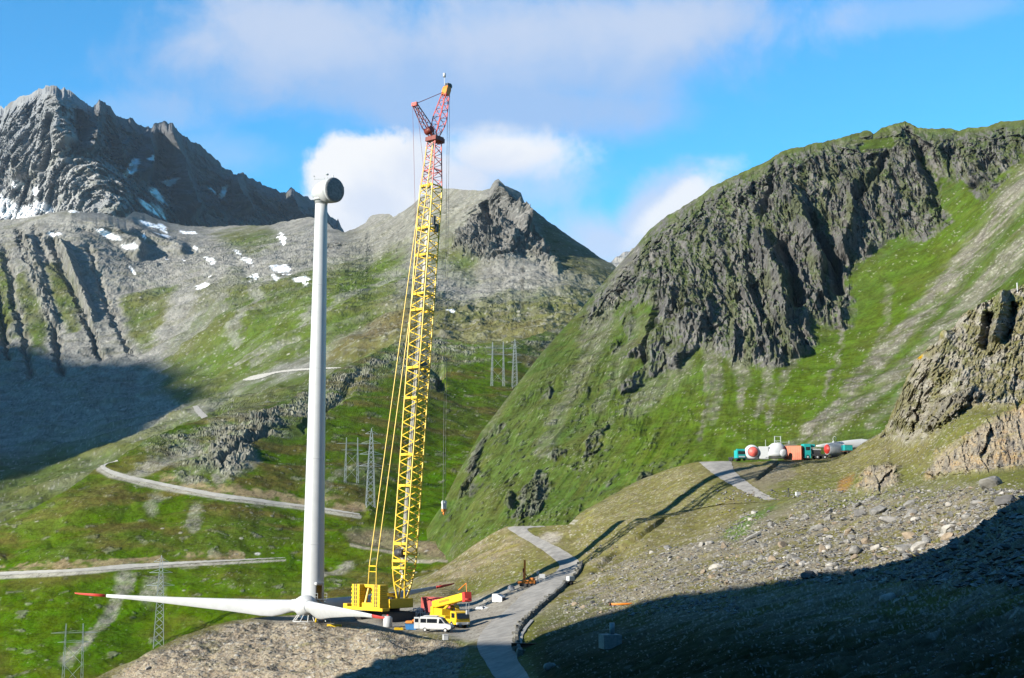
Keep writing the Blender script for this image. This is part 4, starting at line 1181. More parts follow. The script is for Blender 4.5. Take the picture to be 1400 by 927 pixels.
for a in (-1, 1):
    for b in (2.1, 3.4):
        mb.tube(dd * b + sd * a + Vector((0, 0, 3.9)), dd * b + sd * a + Vector((0, 0, 5.1)), .04)
    mb.tube(dd * 2.1 + sd * a + Vector((0, 0, 5.1)), dd * 3.45 + sd * a + Vector((0, 0, 5.1)), .04)
    mb.tube(dd * 2.1 + sd * a + Vector((0, 0, 4.5)), dd * 3.45 + sd * a + Vector((0, 0, 4.5)), .03)
    mb.tube(dd * 3.4 + sd * a * .5 + Vector((0, 0, 3.9)), dd * 5.6 + sd * a * .5 + Vector((0, 0, .1)), .06)
for i in range(9):
    q = dd * (3.4 + 2.2 * i / 9) + Vector((0, 0, 3.9 - 3.8 * i / 9))
    mb.tube(q - sd * .5, q + sd * .5, .04)
mb.build('entrance_stairs', STEEL, T)
# head
ax = Vector((.74, -.67, 0)).normalized()
hc = pt(457.5, 259.5, YT - 2.0) - T.location
mb = MB()
mb.lathe([(.0, 2.30), (-.05, 2.42), (-.35, 2.45), (-.36, 2.40), (-.5, 2.40), (-.51, 2.44), (-1.6, 2.38), (-2.7, 2.22), (-3.8, 1.95), (-4.7, 1.60), (-5.5, 1.12), (-6.0, .7), (-6.25, .3), (-6.3, .0)], hc, ax, 48)
nac = mb.build('nacelle', OFFW, T)
mb = MB().lathe([(.02, 2.28), (.06, 2.36), (.16, 2.3), (.22, 1.6), (.24, .02)], hc, ax, 40)
for i in range(-5, 6):
    y = i * .4
    l = math.sqrt(max(.1, 2.2 ** 2 - y * y))
    side = Vector((-ax.y, ax.x, 0))
    mb.tube(hc + ax * .2 + side * y - Vector((0, 0, l * .95)), hc + ax * .2 + side * (y + .15) + Vector((0, 0, l * .95)), .05, n=5)
mb.build('end_cover', COVER, nac)
nk = hc - ax * 2.9
mb = MB().lathe([(H - .4, 1.22), (H + .25, 1.28), (H + .3, 1.4), (H + .8, 1.5), (nk.z - 1.7, 1.5)], (0, 0, 0), (0, 0, 1), 36)
mb.build('yaw_collar', OFFW, T)
mt = hc - ax * 3.2 + Vector((0, 0, 2.0))
mb = MB().tube(mt, mt + Vector((0, 0, .9)), .06).tube(mt + Vector((.1, 0, .6)), mt - ax * 2.6 + Vector((-.2, 0, .95)), .06)
e = mt - ax * 2.6 + Vector((-.2, 0, .95))
mb.tube(e - Vector((0, 0, .15)), e + Vector((0, 0, .6)), .05).box(e + Vector((0, 0, .6)), (.25, .25, .15))
mb.tube(mt + Vector((0, 0, .3)), mt + Vector((.6, 0, .3)), .05).tube(mt + Vector((.6, 0, 0)), mt + Vector((.6, 0, 1.4)), .05).lathe([(-.2, .05), (-.1, .3), (.1, .3), (.2, .05)], mt + Vector((.6, 0, 1.5)), (0, 0, 1), 10)
mb.build('sensor_mast', STEEL, nac)
MB().tube(hc + Vector((-.4, 0, 2.35)), hc + Vector((-.4, 0, 2.85)), .12).build('obstruction_lamp', STEEL, nac)
mb = MB().box(hc - ax * 5.0 - Vector((.3, .5, .9)), (.5, .5, .5))
mb.build('hatch', DARK, nac)
ln = hc - ax * 4.4 - Vector((0, 0, 1.6))
lb = pt(428, 293, YT - .5) - T.location
mb = MB().tube(ln, Vector((ln.x, ln.y, lb.z - 3.5)), .035, n=5).box((ln.x, ln.y, lb.z), (.25, .25, .5))
mb.build('tag_line', CABLE, nac)

# ---------------------------------------------------------------- rotor lying on its stand
YH = YT - 4.6
hub = pt(418, 828, YH)
gz = ground1(418, 850).z
R = thing('turbine_rotor', 'white three bladed rotor lying flat at the foot of the tower', 'rotor', hub)
mb = MB().lathe([(-1.75, .9), (-1.5, 1.6), (-.9, 2.0), (.0, 2.1), (.7, 2.0), (1.3, 1.65), (1.75, 1.0), (1.9, .3)], (0, 0, 0), (0, 0, 1), 40)
mb.build('hub', WHITE, R)
LB = 44.0
for k, ang in enumerate((180 - 6, 180 - 6 + 120, 180 - 6 - 120)):
    a = math.radians(ang)
    d_ = Vector((math.cos(a), math.sin(a), 0))
    s_ = Vector((-d_.y, d_.x, 0))
    sgn = -1 if k != 2 else 1
    rise = (.9, -.2, 1.7)[k]
    rings, tips = [], []
    st = [0.02, .045, .07, .10, .14, .19, .26, .34, .44, .55, .66, .77, .86, .865, .92, .97, .993, 1.0]
    ch = [2.15, 2.2, 2.4, 2.85, 3.2, 3.1, 2.7, 2.3, 1.9, 1.45, 1.05, .76, .58, .57, .48, .36, .24, .10]
    th = [2.1, 2.1, 2.0, 1.75, 1.45, 1.15, .92, .74, .58, .45, .36, .28, .23, .23, .18, .13, .08, .03]
    for t, c_, h_ in zip(st, ch, th):
        o_ = d_ * (t * LB) + Vector((0, 0, rise * t * t + .95 - c_ * .46))
        tw = math.radians(8 + 12 * (1 - t))
        e1 = Vector((0, 0, 1)) * math.cos(tw) + s_ * math.sin(tw) * sgn
        e2 = s_ * math.cos(tw) - Vector((0, 0, 1)) * math.sin(tw) * sgn
        ring = []
        for i in range(22):
            q = i * 2 * math.pi / 22
            x = math.cos(q)
            y = math.sin(q) * (1 if c_ - h_ < .3 else (1.0 + .35 * x) * .8)
            ring.append(o_ + e1 * (x * c_ / 2) + e2 * (y * h_ / 2))
        rings.append(ring)
    b = MB().loft(rings[:13]).build('blade', OFFW, R)
    MB().loft(rings[13:]).build('blade_tip', RED, b)
    mb = MB()
    mb.lathe([(1.5, 1.35), (1.75, 1.35), (1.8, 1.15), (2.6, 1.14)], (0, 0, -.02), d_, 28)
    mb.build('root_collar', WHITE, b)
S = thing('rotor_stand', 'low steel trestle carrying the rotor hub off the gravel', 'stand', (hub.x, hub.y, gz - .1))
hz = hub.z - gz - 1.35
mb = MB()
for i in range(10):
    a = i * 2 * math.pi / 10
    mb.tube((2.3 * math.cos(a), 2.3 * math.sin(a), 0), (1.3 * math.cos(a + .25), 1.3 * math.sin(a + .25), max(hz, .6)), .1)
for i in range(10):
    a, b = i * 2 * math.pi / 10, (i + 1) * 2 * math.pi / 10
    mb.tube((2.3 * math.cos(a), 2.3 * math.sin(a), .08), (2.3 * math.cos(b), 2.3 * math.sin(b), .08), .09)
mb.build('trestle', GREYW, S)
MB().lathe([(max(hz, .6) - .15, 1.5), (max(hz, .6) + .05, 1.5)], (0, 0, 0), (0, 0, 1), 24).build('top_ring', STEEL, S)

# ---------------------------------------------------------------- crawler crane
gc = ground1(535, 849)
YC = 276.0
az = math.atan2(.74, .67)
K = thing('crawler_crane', 'tall yellow lattice boom crawler crane with a red top', 'crane', (float(at(534, 840, YC)[0]), YC, ground1(534, 847).z - .1), az)
L = to_local(K)
mb = MB()
for y in (-3.6, 3.6):
    pts = []
    for i in range(24):
        q = i * 2 * math.pi / 24
        pts.append((4.2 * (1 if math.cos(q) > 0 else -1) + .75 * math.cos(q), .78 + .75 * math.sin(q)))
    mb2 = MB().prism(pts, y - .75, y + .75)
    for i in range(-12, 13):
        mb2.box((i * .36, y, 1.55), (.26, 1.6, .1))
        mb2.box((i * .36, y, .06), (.26, 1.6, .1))
    tr = mb2.build('crawler_track', DARK, K)
    w_ = MB()
    for x in (-4.2, 4.2):
        w_.tube((x, y - .8, .78), (x, y + .8, .78), .55, n=16)
    for i in range(-3, 4):
        w_.tube((i * 1.05, y - .78, .45), (i * 1.05, y + .78, .45), .3, n=12)
    w_.build('wheels', DARK, tr)
MB().box((0, 0, 1.15), (4.2, 6.4, 1.0)).build('carbody', DARK, K, .1)
MB().lathe([(1.6, 1.7), (2.1, 1.7)], (0, 0, 0), (0, 0, 1), 28).build('slewing_ring', DARK, K)
mb = MB().box((-1.2, 0, 2.75), (9.4, 3.0, 1.2)).box((.6, -1.95, 3.1), (5.8, .9, 1.7)).box((.2, 1.95, 3.2), (5.0, .9, 2.0)).box((-3.2, 0, 3.9), (1.6, 2.2, 1.2))
for y in (-1.1, 1.1):
    mb.tube((-1.5, y, 3.3), (-4.6, y * .9, 6.2), .22).tube((-4.6, y * .9, 6.2), (-5.4, y, 3.2), .22)
mb.box((-4.75, 0, 6.35), (.9, 4.4, .55))
mb.build('superstructure', YELLOW, K, .05)
MB().tube((-2.2, -1.2, 3.9), (-2.2, 1.2, 3.9), .55, n=16).tube((-.4, -1.1, 3.7), (-.4, 1.1, 3.7), .5, n=16).build('winch_drums', DARK, K)
MB().box((-5.3, .9, 2.25), (1.8, 10.6, .55)).box((-5.3, 5.9, 2.5), (1.5, 1.1, 1.0)).build('counterweight_tray', YELLOW, K, .04)
for y in (-2.75, 2.75):
    mb = MB()
    for i in range(11):
        mb.box((-5.3, y, 2.72 + i * .375), (2.14 if i % 2 else 1.98, 2.24 if i % 2 else 2.1, .34))
    mb.build('counterweight_stack', YELLOW, K, .02)
    for e in (-.25, .25):
        MB().box((-6.36, y + e, 4.7), (.06, .16, 3.9)).build('lug_slot', DARK, K)
cb = MB().prism([(1.6, 2.3), (3.6, 2.3), (3.9, 3.3), (3.5, 4.7), (1.6, 4.8)], 2.5, 3.9).build('cab', YELLOW, K, .05)
MB().prism([(3.0, 3.2), (3.78, 3.2), (3.95, 3.4), (3.57, 4.5), (3.0, 4.5)], 2.46, 3.94).build('cab_window', GLASS, cb)

Fp = Vector((2.7, 0, 2.6))
Tp = L(at(594, 192, YC + 7.5))
bd = (Tp - Fp)
BL = bd.length
bd.normalize()
yv = Vector((0, 1, 0))
yv = (yv - bd * yv.dot(bd)).normalized()
xv = yv.cross(bd).normalized()
HX, HY = 1.35, 1.75


def half(t):
    if t < .075:
        k = .18 + .82 * t / .075
        return HX * k, HY * (.55 + .45 * t / .075)
    if t > .885:
        k = 1 - (t - .885) / .115 * .38
        return HX * k, HY * k
    return HX, HY


def corner(t, i):
    hx, hy = half(t)
    sx, sy = ((1, 1), (1, -1), (-1, -1), (-1, 1))[i]
    return Fp + bd * (BL * t) + xv * (hx * sx) + yv * (hy * sy)


def lattice(t0, t1, n, rc, rb):
    mb = MB()
    ts = [t0 + (t1 - t0) * i / n for i in range(n + 1)]
    for a, b in zip(ts[:-1], ts[1:]):
        for i in range(4):
            mb.tube(corner(a, i), corner(b, i), rc, n=6)
            j = (i + 1) % 4
            m = (a + b) / 2
            mb.tube(corner(a, i), corner(m, j), rb, n=4, cap=False)
            mb.tube(corner(m, j), corner(b, i), rb, n=4, cap=False)
    return mb


TR = .895
boom = lattice(.03, TR, 31, .165, .10)
for t in (.075, .105, .245, .31, .43, .495, .62, .655, .74, .80, TR):
    for i in range(4):
        boom.tube(corner(t, i), corner(t, (i + 1) % 4), .16, n=5)
    boom.box((corner(t, 0) + corner(t, 1) + corner(t, 2) + corner(t, 3)) / 4 - xv * half(t)[0], (.25, half(t)[1] * 2, .45), Matrix((xv, yv, bd)).transposed())
boom.tube(Fp - yv * 1.1, Fp + yv * 1.1, .3, n=10)
for y in (-.85, .85):
    boom.tube(Fp + yv * y, corner(.05, 0 if y > 0 else 1), .2).tube(Fp + yv * y, corner(.05, 3 if y > 0 else 2), .2)
boom = boom.build('lattice_boom', YELLOW, K)
up = lattice(TR, .995, 4, .13, .08)
for i in range(4):
    up.tube(corner(.93, i), corner(.93, (i + 1) % 4), .11, n=5)
up = up.build('upper_boom_section', PINKRED, boom)
mb = MB().box(Tp + bd * .2, (2.3, 3.0, .9), Matrix((xv, yv, bd)).transposed()).box(Tp + xv * 1.3 + bd * .1 - yv * .4, (.9, 1.6, .9), Matrix((xv, yv, bd)).transposed())
head = mb.build('boom_head', DRED, boom, .05)
mb = MB()
for i in range(-3, 4):
    mb.tube(Fp + bd * 6 - xv * .9 + yv * (i * .13 - .3), Tp - xv * .5 + yv * i * .12, .045, n=4)
mb.box(Fp + bd * (BL * .44) - xv * .6 - yv * .3, (.1, .4, BL * .78), Matrix((xv, yv, bd)).transposed())
mb.build('walkway_and_ropes', PALE, boom)
mb = MB().box(Fp + bd * 9.5 - xv * .9, (1.5, 2.4, 1.5), Matrix((xv, yv, bd)).transposed())
wn = MB().tube(Fp + bd * 9.6 - xv * 1.2 - yv * 1.0, Fp + bd * 9.6 - xv * 1.2 + yv * 1.0, .75, n=16).build('boom_winch', DARK, boom)
for dz in (8.1, 11.3):
    MB().box(Fp + bd * dz - xv * 1.45, (.25, 3.5, .5), Matrix((xv, yv, bd)).transposed()).build('winch_beam', YELLOW, boom)
mb = MB().box(Fp + bd * (BL * .80) + yv * (-HY - .3) + xv * .3, (.7, .5, 1.6), Matrix((xv, yv, bd)).transposed()).box(Fp + bd * (BL * .815) - yv * (HY + .35) - xv * .6, (.5, .4, 1.8), Matrix((xv, yv, bd)).transposed())
mb.build('equipment_box', DARK, boom)
# fixed jib
Jt = L(at(611.5, 119, YC + 10))
jd = (Jt - Tp)
JL = jd.length
jd.normalize()
jx = (xv - jd * xv.dot(jd)).normalized()
jy = jd.cross(jx)


def jc(t, i, o=Tp, d__=None, ln_=None, x_=None, y_=None, w=1.0):
    sx, sy = ((1, 1), (1, -1), (-1, -1), (-1, 1))[i]
    k = (.35 + .65 * min(1, t / .4)) if t < .4 else (1 - .5 * (t - .4) / .6)
    return o + d__ * (ln_ * t) + x_ * (sx * w * k) + y_ * (sy * w * 1.25 * k)


def small_lattice(o, d__, ln_, x_, y_, w, n, r):
    mb = MB()
    kw = dict(o=o, d__=d__, ln_=ln_, x_=x_, y_=y_, w=w)
    for q in range(n):
        a, b = q / n, (q + 1) / n
        for i in range(4):
            mb.tube(jc(a, i, **kw), jc(b, i, **kw), r, n=5)
            m = (a + b) / 2
            mb.tube(jc(a, i, **kw), jc(m, (i + 1) % 4, **kw), r * .55, n=4, cap=False)
            mb.tube(jc(m, (i + 1) % 4, **kw), jc(b, i, **kw), r * .55, n=4, cap=False)
    return mb


jib = small_lattice(Tp, jd, JL * .86, jx, jy, .95, 6, .11).build('jib', PINKRED, K)
MB().loft([[Tp + jd * (JL * t) + jx * (sx * k) + jy * (sy * k * 1.2) for sx, sy in ((1, 1), (1, -1), (-1, -1), (-1, 1))] for t, k in ((.85, .55), (.95, .6), (1.0, .5))], smooth=False).build('jib_tip', ORANGE, jib)
MB().tube(Jt - jy * .5 + jd * .3 + jx * .3, Jt + jy * .5 + jd * .3 + jx * .3, .55, n=16).box(Jt + jd * .4, (.8, .9, .7)).build('jib_sheave', DARK, jib)
mb = MB().tube(Jt - jx * .8, Jt - jx * .9 + Vector((0, 0, 1.8)), .06).tube(Jt - jx * .9 + Vector((0, 0, 1.6)), Jt - jx * .9 + Vector((0, 0, 2.4)), .3, n=10)
mb.build('warning_light', WHITE, jib)
St = L(at(567, 142.5, YC + 5.5))
sd_ = (St - Tp)
SL = sd_.length
sd_.normalize()
sx_ = sd_.orthogonal().normalized()
sx_ = (xv - sd_ * xv.dot(sd_)).normalized()
strut = small_lattice(Tp, sd_, SL, sx_, sd_.cross(sx_), .6, 5, .10)
strut = strut.build('jib_strut', DRED, K)
MB().tube(Tp + sd_ * 2.2 - sd_.cross(sx_) * .8, Tp + sd_ * 2.2 + sd_.cross(sx_) * .8, .7, n=14).build('strut_winch', DRED, strut)
MB().box(St, (.5, 1.4, .7)).build('strut_head', PINKRED, strut)
mb = MB().tube(St, Jt - jd * .9, .05, n=5).tube(St + yv * .4, Jt - jd * .9 + yv * .3, .05, n=5)
lo1, lo2 = Fp + bd * (BL * .72) - xv * 1.3 + yv * 1.2, Fp + bd * (BL * .84) - xv * 1.3 - yv * .9
mb.tube(St + yv * .6, lo1, .035, n=5).tube(St - yv * .6, lo2, .035, n=5)
mb.build('jib_stays', DRED, K)
# boom suspension bars from the rear gantry to the boom top
gA = Vector((-4.75, 1.5, 6.5))
cx_ = L(at(508, 774, YC - 3.2))
mb = MB()
for y in (-.95, .95):
    g0, g1 = Vector((gA.x, y * 1.15, gA.z)), Vector((cx_.x, y, cx_.z))
    mb.tube(g0, g1, .10).tube(g1, Tp - xv * 1.2 + yv * y * .9 - bd * 1.5, .10)
mb.tube((cx_.x, -1.0, cx_.z), (cx_.x, 1.0, cx_.z), .14).tube((cx_.x, -1.0, cx_.z - 1.0), (cx_.x, 1.0, cx_.z - 1.0), .08)
mb.build('suspension_bars', YELLOW, K)
hz_ = L(pt(603, 688, (K.matrix_world @ Jt).y if False else YC + 10)).z
hp = Jt + Vector((.7, 0, 0)) * .6
mb = MB()
for y in (-.28, .28):
    mb.tube(hp + Vector((0, y, 0)), Vector((hp.x, hp.y + y, hz_)), .04, n=5)
mb.build('hoist_ropes', CABLE, K)
hb = MB().box((hp.x, hp.y, hz_ - .5), (.7, .8, 1.2)).tube((hp.x - .4, hp.y, hz_ + .1), (hp.x + .4, hp.y, hz_ + .1), .45, n=14).build('hook_block', WHITE, K, .06)
MB().box((hp.x, hp.y, hz_ - 1.35), (.6, .7, .5)).lathe([(-2.3, .1), (-2.0, .25), (-1.6, .12)], (hp.x, hp.y, hz_), (0, 0, 1), 10).build('hook', ORANGE, hb)

# ---------------------------------------------------------------- telescopic mobile crane
mg = ground1(632, 860)
d2 = Vector((.46, -.89, 0)).normalized()
M_ = thing('mobile_crane', 'yellow telescopic mobile crane with its boom lowered over the cab', 'crane', (mg.x - d2.x * 6.2, mg.y - d2.y * 6.2 + .5, ground1(618, 855).z - .1), math.atan2(d2.y, d2.x))
M_.location.z = min(ground1(632, 860).z, ground1(610, 850).z) - .05
MB().box((0, 0, 1.15), (11.6, 2.5, .75)).box((-1.5, 0, 1.75), (6.5, 2.4, .5)).build('chassis', YELLOW, M_, .05)
cb = MB().prism([(4.0, .75), (6.3, .75), (6.45, 1.6), (6.2, 2.85), (4.0, 2.95)], -1.3, 1.3).build('cab', YELLOW, M_, .06)
MB().box((6.36, 0, 2.2), (.16, 2.25, .95), Matrix.Rotation(-.19, 3, 'Y')).build('windscreen', GLASS, cb, .02)
for y in (-1.31, 1.31):
    MB().box((5.2, y, 2.25), (1.3, .06, .8)).build('side_window', GLASS, cb)
MB().box((6.42, 0, .95), (.22, 2.4, .42)).build('bumper', GREYW, cb, .03)
for y in (-.95, .95):
    MB().box((6.55, y, 1.0), (.08, .35, .22)).build('headlight', WHITE, cb)
for x in (-4.6, -3.0, 1.6, 4.6):
    for y in (-1.1, 1.1):
        w_ = MB().tube((x, y - .22, .62), (x, y + .22, .62), .62, n=20).build('wheel', BLACK, M_)
        MB().tube((x, y - .24, .62), (x, y + .24, .62), .3, n=14).build('rim', GREYW, w_)
for x in (-5.2, 3.2):
    o = MB().box((x, 0, 1.0), (.4, 5.6, .35))
    for y in (-2.7, 2.7):
        o.tube((x, y, .1), (x, y, 1.1), .13).box((x, y, .06), (.7, .7, .1))
    o.build('outrigger', YELLOW, M_)
MB().box((-1.5, 0, 2.5), (3.6, 2.3, 1.1)).box((-3.8, 0, 2.6), (1.2, 2.5, 1.3)).build('turret', YELLOW, M_, .06)
c2 = MB().prism([(-.4, 2.1), (1.6, 2.1), (1.7, 3.0), (1.3, 3.7), (-.4, 3.7)], .75, 1.6).build('operator_cab', YELLOW, M_, .05)
MB().prism([(.1, 2.7), (1.62, 2.7), (1.66, 3.0), (1.3, 3.55), (.1, 3.55)], .72, 1.63).build('operator_window', GLASS, c2)
b0_, b1_ = Vector((-4.6, -.3, 3.5)), Vector((8.0, -.3, 5.6))
bq = (b1_ - b0_).to_track_quat('X', 'Z').to_matrix()
bl = (b1_ - b0_).length
bo = MB().box((b0_ + b1_) / 2, (bl, 1.15, 1.25), bq).box(b0_.lerp(b1_, .93), (bl * .14, 1.0, 1.1), bq).build('telescopic_boom', YELLOW, M_, .08)
MB().box(b1_ + Vector((.45, 0, -.1)), (1.1, 1.3, 1.6), bq).tube(b1_ + Vector((.7, -.6, -.5)), b1_ + Vector((.7, .6, -.5)), .4, n=14).build('boom_head', RED, bo, .05)
mb = MB()
for y in (-.25, .25):
    mb.tube(b1_ + Vector((.8, y, -.6)), Vector((b1_.x + .8, b1_.y + y, 3.2)), .04, n=4)
mb.box((b1_.x + .8, b1_.y, 3.0), (.35, .5, .7))
mb.build('hook_block', OFFW, bo)
MB().tube((-1.2, -.3, 2.6), b0_.lerp(b1_, .5) - Vector((0, 0, .5)), .24, n=12).build('lift_cylinder', YELLOW, M_)
MB().tube(b0_.lerp(b1_, .78) + Vector((0, 0, 1.4)), b1_ + Vector((.2, 0, 2.2)), .09).tube(b1_ + Vector((.2, 0, 2.2)), b1_ + Vector((.4, 0, .6)), .07).build('folding_arm', ORANGE, bo)
MB().box(b0_.lerp(b1_, .4) + Vector((0, -.61, .1)), (4.2, .03, .35), bq).build('boom_stripe', ORANGE, bo)

# ---------------------------------------------------------------- white van
vg = ground1(597, 864)
V = thing('white_van', 'white minibus with its rear door open beside the yellow mobile crane', 'van', (vg.x, vg.y, vg.z + .02), math.radians(-14))
body = MB()
side = [(-2.75, .45), (2.45, .45), (2.75, .6), (2.78, 1.05), (2.55, 1.2), (1.75, 1.42), (1.05, 2.25), (.7, 2.42), (-2.55, 2.5), (-2.75, 2.35)]
body.prism(side, -.97, .97)
body = body.build('body', WHITE, V, .07)
for y in (-.985, .985):
    MB().prism([(1.05, 1.42), (1.55, 1.44), (1.0, 2.12), (.72, 2.22), (.6, 1.42)], y - .01, y + .01).build('front_window', GLASS, body)
    MB().box((-.55, y, 1.82), (1.75, .02, .66)).build('middle_window', GLASS, body, .008)
    MB().box((-2.05, y, 1.82), (1.0, .02, .66)).build('rear_window', GLASS, body, .008)
    MB().box((0, y, .62), (3.2, .03, .1)).build('side_trim', GREYW, body)
MB().box((1.43, 0, 1.86), (.05, 1.6, .95), Matrix.Rotation(-.70, 3, 'Y')).build('windscreen', GLASS, body)
for x in (-1.75, 1.75):
    for y in (-.86, .86):
        w_ = MB().tube((x, y - .13, .36), (x, y + .13, .36), .36, n=22).build('wheel', BLACK, V)
        MB().tube((x, y - .145, .36), (x, y + .145, .36), .2, n=14).build('hub_cap', GREYW, w_)
MB().box((2.72, 0, .62), (.2, 1.9, .3)).build('front_bumper', DARK, body, .05)
for y in (-.75, .75):
    MB().box((2.66, y, 1.0), (.18, .34, .22)).build('headlight', GLASS, body, .03)
dr = MB().box((-3.2, -.98, 1.45), (.86, .06, 1.9), Matrix.Rotation(.12, 3, 'Z')).build('rear_door', WHITE, V, .02)
MB().box((-3.2, -1.02, 1.85), (.6, .03, .6), Matrix.Rotation(.12, 3, 'Z')).build('door_window', GLASS, dr)
MB().box((-.9, 0, 2.58), (2.4, 1.5, .1)).build('roof_rack', GREYW, V, .02)


# ---------------------------------------------------------------- containers
def container(name, label, loc, rz, m, size=(6.06, 2.44, 2.6), group=None):
    o = thing(name, label, 'container', loc, rz, group)
    lx, ly, lz = size
    mb = MB()
    n = int(lx / .28)
    for sgn in (-1, 1):
        pts = []
        for i in range(n):
            x0, x1 = -lx / 2 + .12 + (lx - .24) * i / n, -lx / 2 + .12 + (lx - .24) * (i + 1) / n
            mb.box(((x0 + x1) / 2, sgn * (ly / 2 - (.05 if i % 2 else .09)), lz / 2), ((x1 - x0), .04, lz - .3))
    mb.box((-lx / 2 + .06, 0, lz / 2), (.05, ly - .3, lz - .3))
    mb.box((0, 0, lz - .04), (lx - .1, ly - .1, .05))
    mb.build('panels', m, o)
    fr = MB()
    for x in (-1, 1):
        for y in (-1, 1):
            fr.box((x * (lx / 2 - .07), y * (ly / 2 - .07), lz / 2), (.15, .15, lz))
    for z in (.09, lz - .07):
        for y in (-1, 1):
            fr.box((0, y * (ly / 2 - .07), z), (lx - .3, .13, .16))
        for x in (-1, 1):
            fr.box((x * (lx / 2 - .07), 0, z), (.13, ly - .3, .16))
    fr.build('frame', m, o)
    dd_ = MB().box((lx / 2 - .12, ly / 4 - .03, lz / 2), (.05, ly / 2 - .12, lz - .32)).box((lx / 2 - .12, -ly / 4 + .03, lz / 2), (.05, ly / 2 - .12, lz - .32)).build('doors', m, o)
    br = MB()
    for y in (-.8, -.35, .35, .8):
        br.tube((lx / 2 - .06, y, .15), (lx / 2 - .06, y, lz - .15), .03, n=5)
    br.build('locking_bars', STEEL, dd_)
    return o


cg = ground1(597, 846)
container('shipping_container', 'long red shipping container behind the yellow mobile crane', (float(at(600, 840, 283)[0]), 283.0, cg.z - .1), math.radians(-12), PINKRED, (6.4, 2.44, 3.2))
q = ground1(573, 851)
o = thing('steel_rack', 'grey steel frame rack beside the end of the red container', 'rack', (float(at(573, 840, 275)[0]), 275, ground1(573, 848).z), .5)
mb = MB()
for x in (-.9, 0, .9):
    for y in (-.6, .6):
        mb.tube((x, y, 0), (x, y, 1.9), .07)
for z in (.3, 1.1, 1.85):
    for y in (-.6, .6):
        mb.tube((-.9, y, z), (.9, y, z), .06)
for y in (-.6, .6):
    mb.tube((-.9, y, .3), (0, y, 1.85), .05).tube((.9, y, .3), (0, y, 1.85), .05)
mb.build('rack_frame', GREYW, o)
MB().box((0, 0, .35), (1.7, 1.1, .06)).build('rack_shelf', STEEL, o)
q = ground1(563, 861)
o = thing('waste_skip', 'small blue skip with an orange load left of the white van', 'skip', q, -.2)
MB().loft([[(x * k, y * k2, z) for x, y in ((-1.1, -.75), (1.1, -.75), (1.1, .75), (-1.1, .75))] for k, k2, z in ((.8, .8, .05), (1, 1, 1.15))], smooth=False).build('skip_body', BLUE, o, .03)
MB().box((-.35, 0, 1.35), (1.3, 1.2, .4)).box((.5, .1, 1.5), (.7, 1.0, .6)).build('skip_load', ORANGE, o, .08)
for y in (-.78, .78):
    MB().box((0, y, 1.1), (2.2, .08, .1)).build('rim_bar', DARK, o)
q = ground1(530, 857)
o = thing('storage_tank', 'pale upright cylindrical tank under the side of the crawler crane', 'tank', (q.x, q.y, q.z - .05))
MB().lathe([(0, .75), (.1, .8), (1.6, .8), (1.85, .55), (1.95, .2)], (0, 0, 0), (0, 0, 1), 24).build('vessel', OFFW, o)
MB().tube((0, 0, 1.9), (0, 0, 2.15), .2, n=12).build('cap', RED, o)
q = ground1(457, 855)
o = thing('lifting_beam', 'flat yellow lifting beam on the gravel near the rotor hub', 'beam', (q.x, q.y, q.z + .02), -.05)
MB().box((0, 0, .35), (2.6, .5, .5)).build('beam', YELLOW, o, .04)
for x in (-1.0, 1.0):
    MB().box((x, 0, .05), (.2, .9, .1)).build('foot', DARK, o)
q = ground1(545, 861)
o = thing('timber_mats', 'low yellow stack of mats on the gravel between crane and van', 'mats', q, .1)
mb = MB()
for i in range(3):
    mb.box((0, 0, .08 + i * .13), (1.6 - .1 * i, .9, .11))
tag(o, o['label'], 'mats')
mb.build('planks', YELLOW, o)
MB().box((0, 0, .5), (.2, 1.0, .06)).build('strap', DARK, o)
q = ground1(609, 876)
o = thing('white_box', 'small white and blue box standing on the lip of the pad below the van', 'box', q, .3)
MB().box((0, 0, .4), (.8, .7, .8)).build('case', WHITE, o, .05)
MB().box((.42, 0, .4), (.06, .5, .5)).build('panel', BLUE, o)
MB().box((0, 0, .84), (.85, .75, .08)).build('lid', GREYW, o, .02)
q = ground1(432, 852)
o = thing('traffic_cone', 'tiny yellow cone beside the rotor stand', 'cone', q)
MB().lathe([(.06, .3), (.9, .08), (1.0, .05)], (0, 0, 0), (0, 0, 1), 14).build('cone', YELLOW, o)
MB().box((0, 0, .04), (.7, .7, .07)).build('cone_base', DARK, o)

# ---------------------------------------------------------------- roadside things
q = ground1(722, 802)
o = thing('drilling_rig', 'small orange drilling rig with an upright mast beside the road', 'drilling rig', (q.x, q.y, q.z), -.2)
for y in (-.7, .7):
    pts = [(1.3 * (1 if math.cos(i * math.pi / 10) > 0 else -1) + .3 * math.cos(i * math.pi / 10), .34 + .3 * math.sin(i * math.pi / 10)) for i in range(20)]
    MB().prism(pts, y - .2, y + .2).build('track', BLACK, o)
MB().box((.2, 0, .95), (2.6, 1.3, .7)).box((.8, 0, 1.5), (1.0, 1.2, .5)).box((-1.6, .1, .7), (.9, 1.0, .5)).build('engine_body', ORANGE, o, .08)
ms = MB().box((-.7, 0, 2.9), (.35, .4, 4.6)).build('drill_mast', ORANGE, o, .03)
MB().box((-.95, 0, 3.2), (.3, .45, .8)).tube((-.95, 0, .1), (-.95, 0, 3.0), .09).build('drill_head', DRED, ms)
MB().tube((.3, .3, 1.2), (-.6, .1, 2.6), .09).build('mast_brace', DARK, o)
q = ground1(741, 797)
o = thing('notice_board', 'blank white notice board on two posts beside the road bend', 'board', (q.x, q.y, q.z), .1)
MB().box((0, 0, 1.35), (1.15, .06, .8)).build('board', WHITE, o, .01)
for x in (-.45, .45):
    MB().tube((x, .06, 0), (x, .06, 1.6), .05).build('post', STEEL, o)
q = ground1(735, 796)
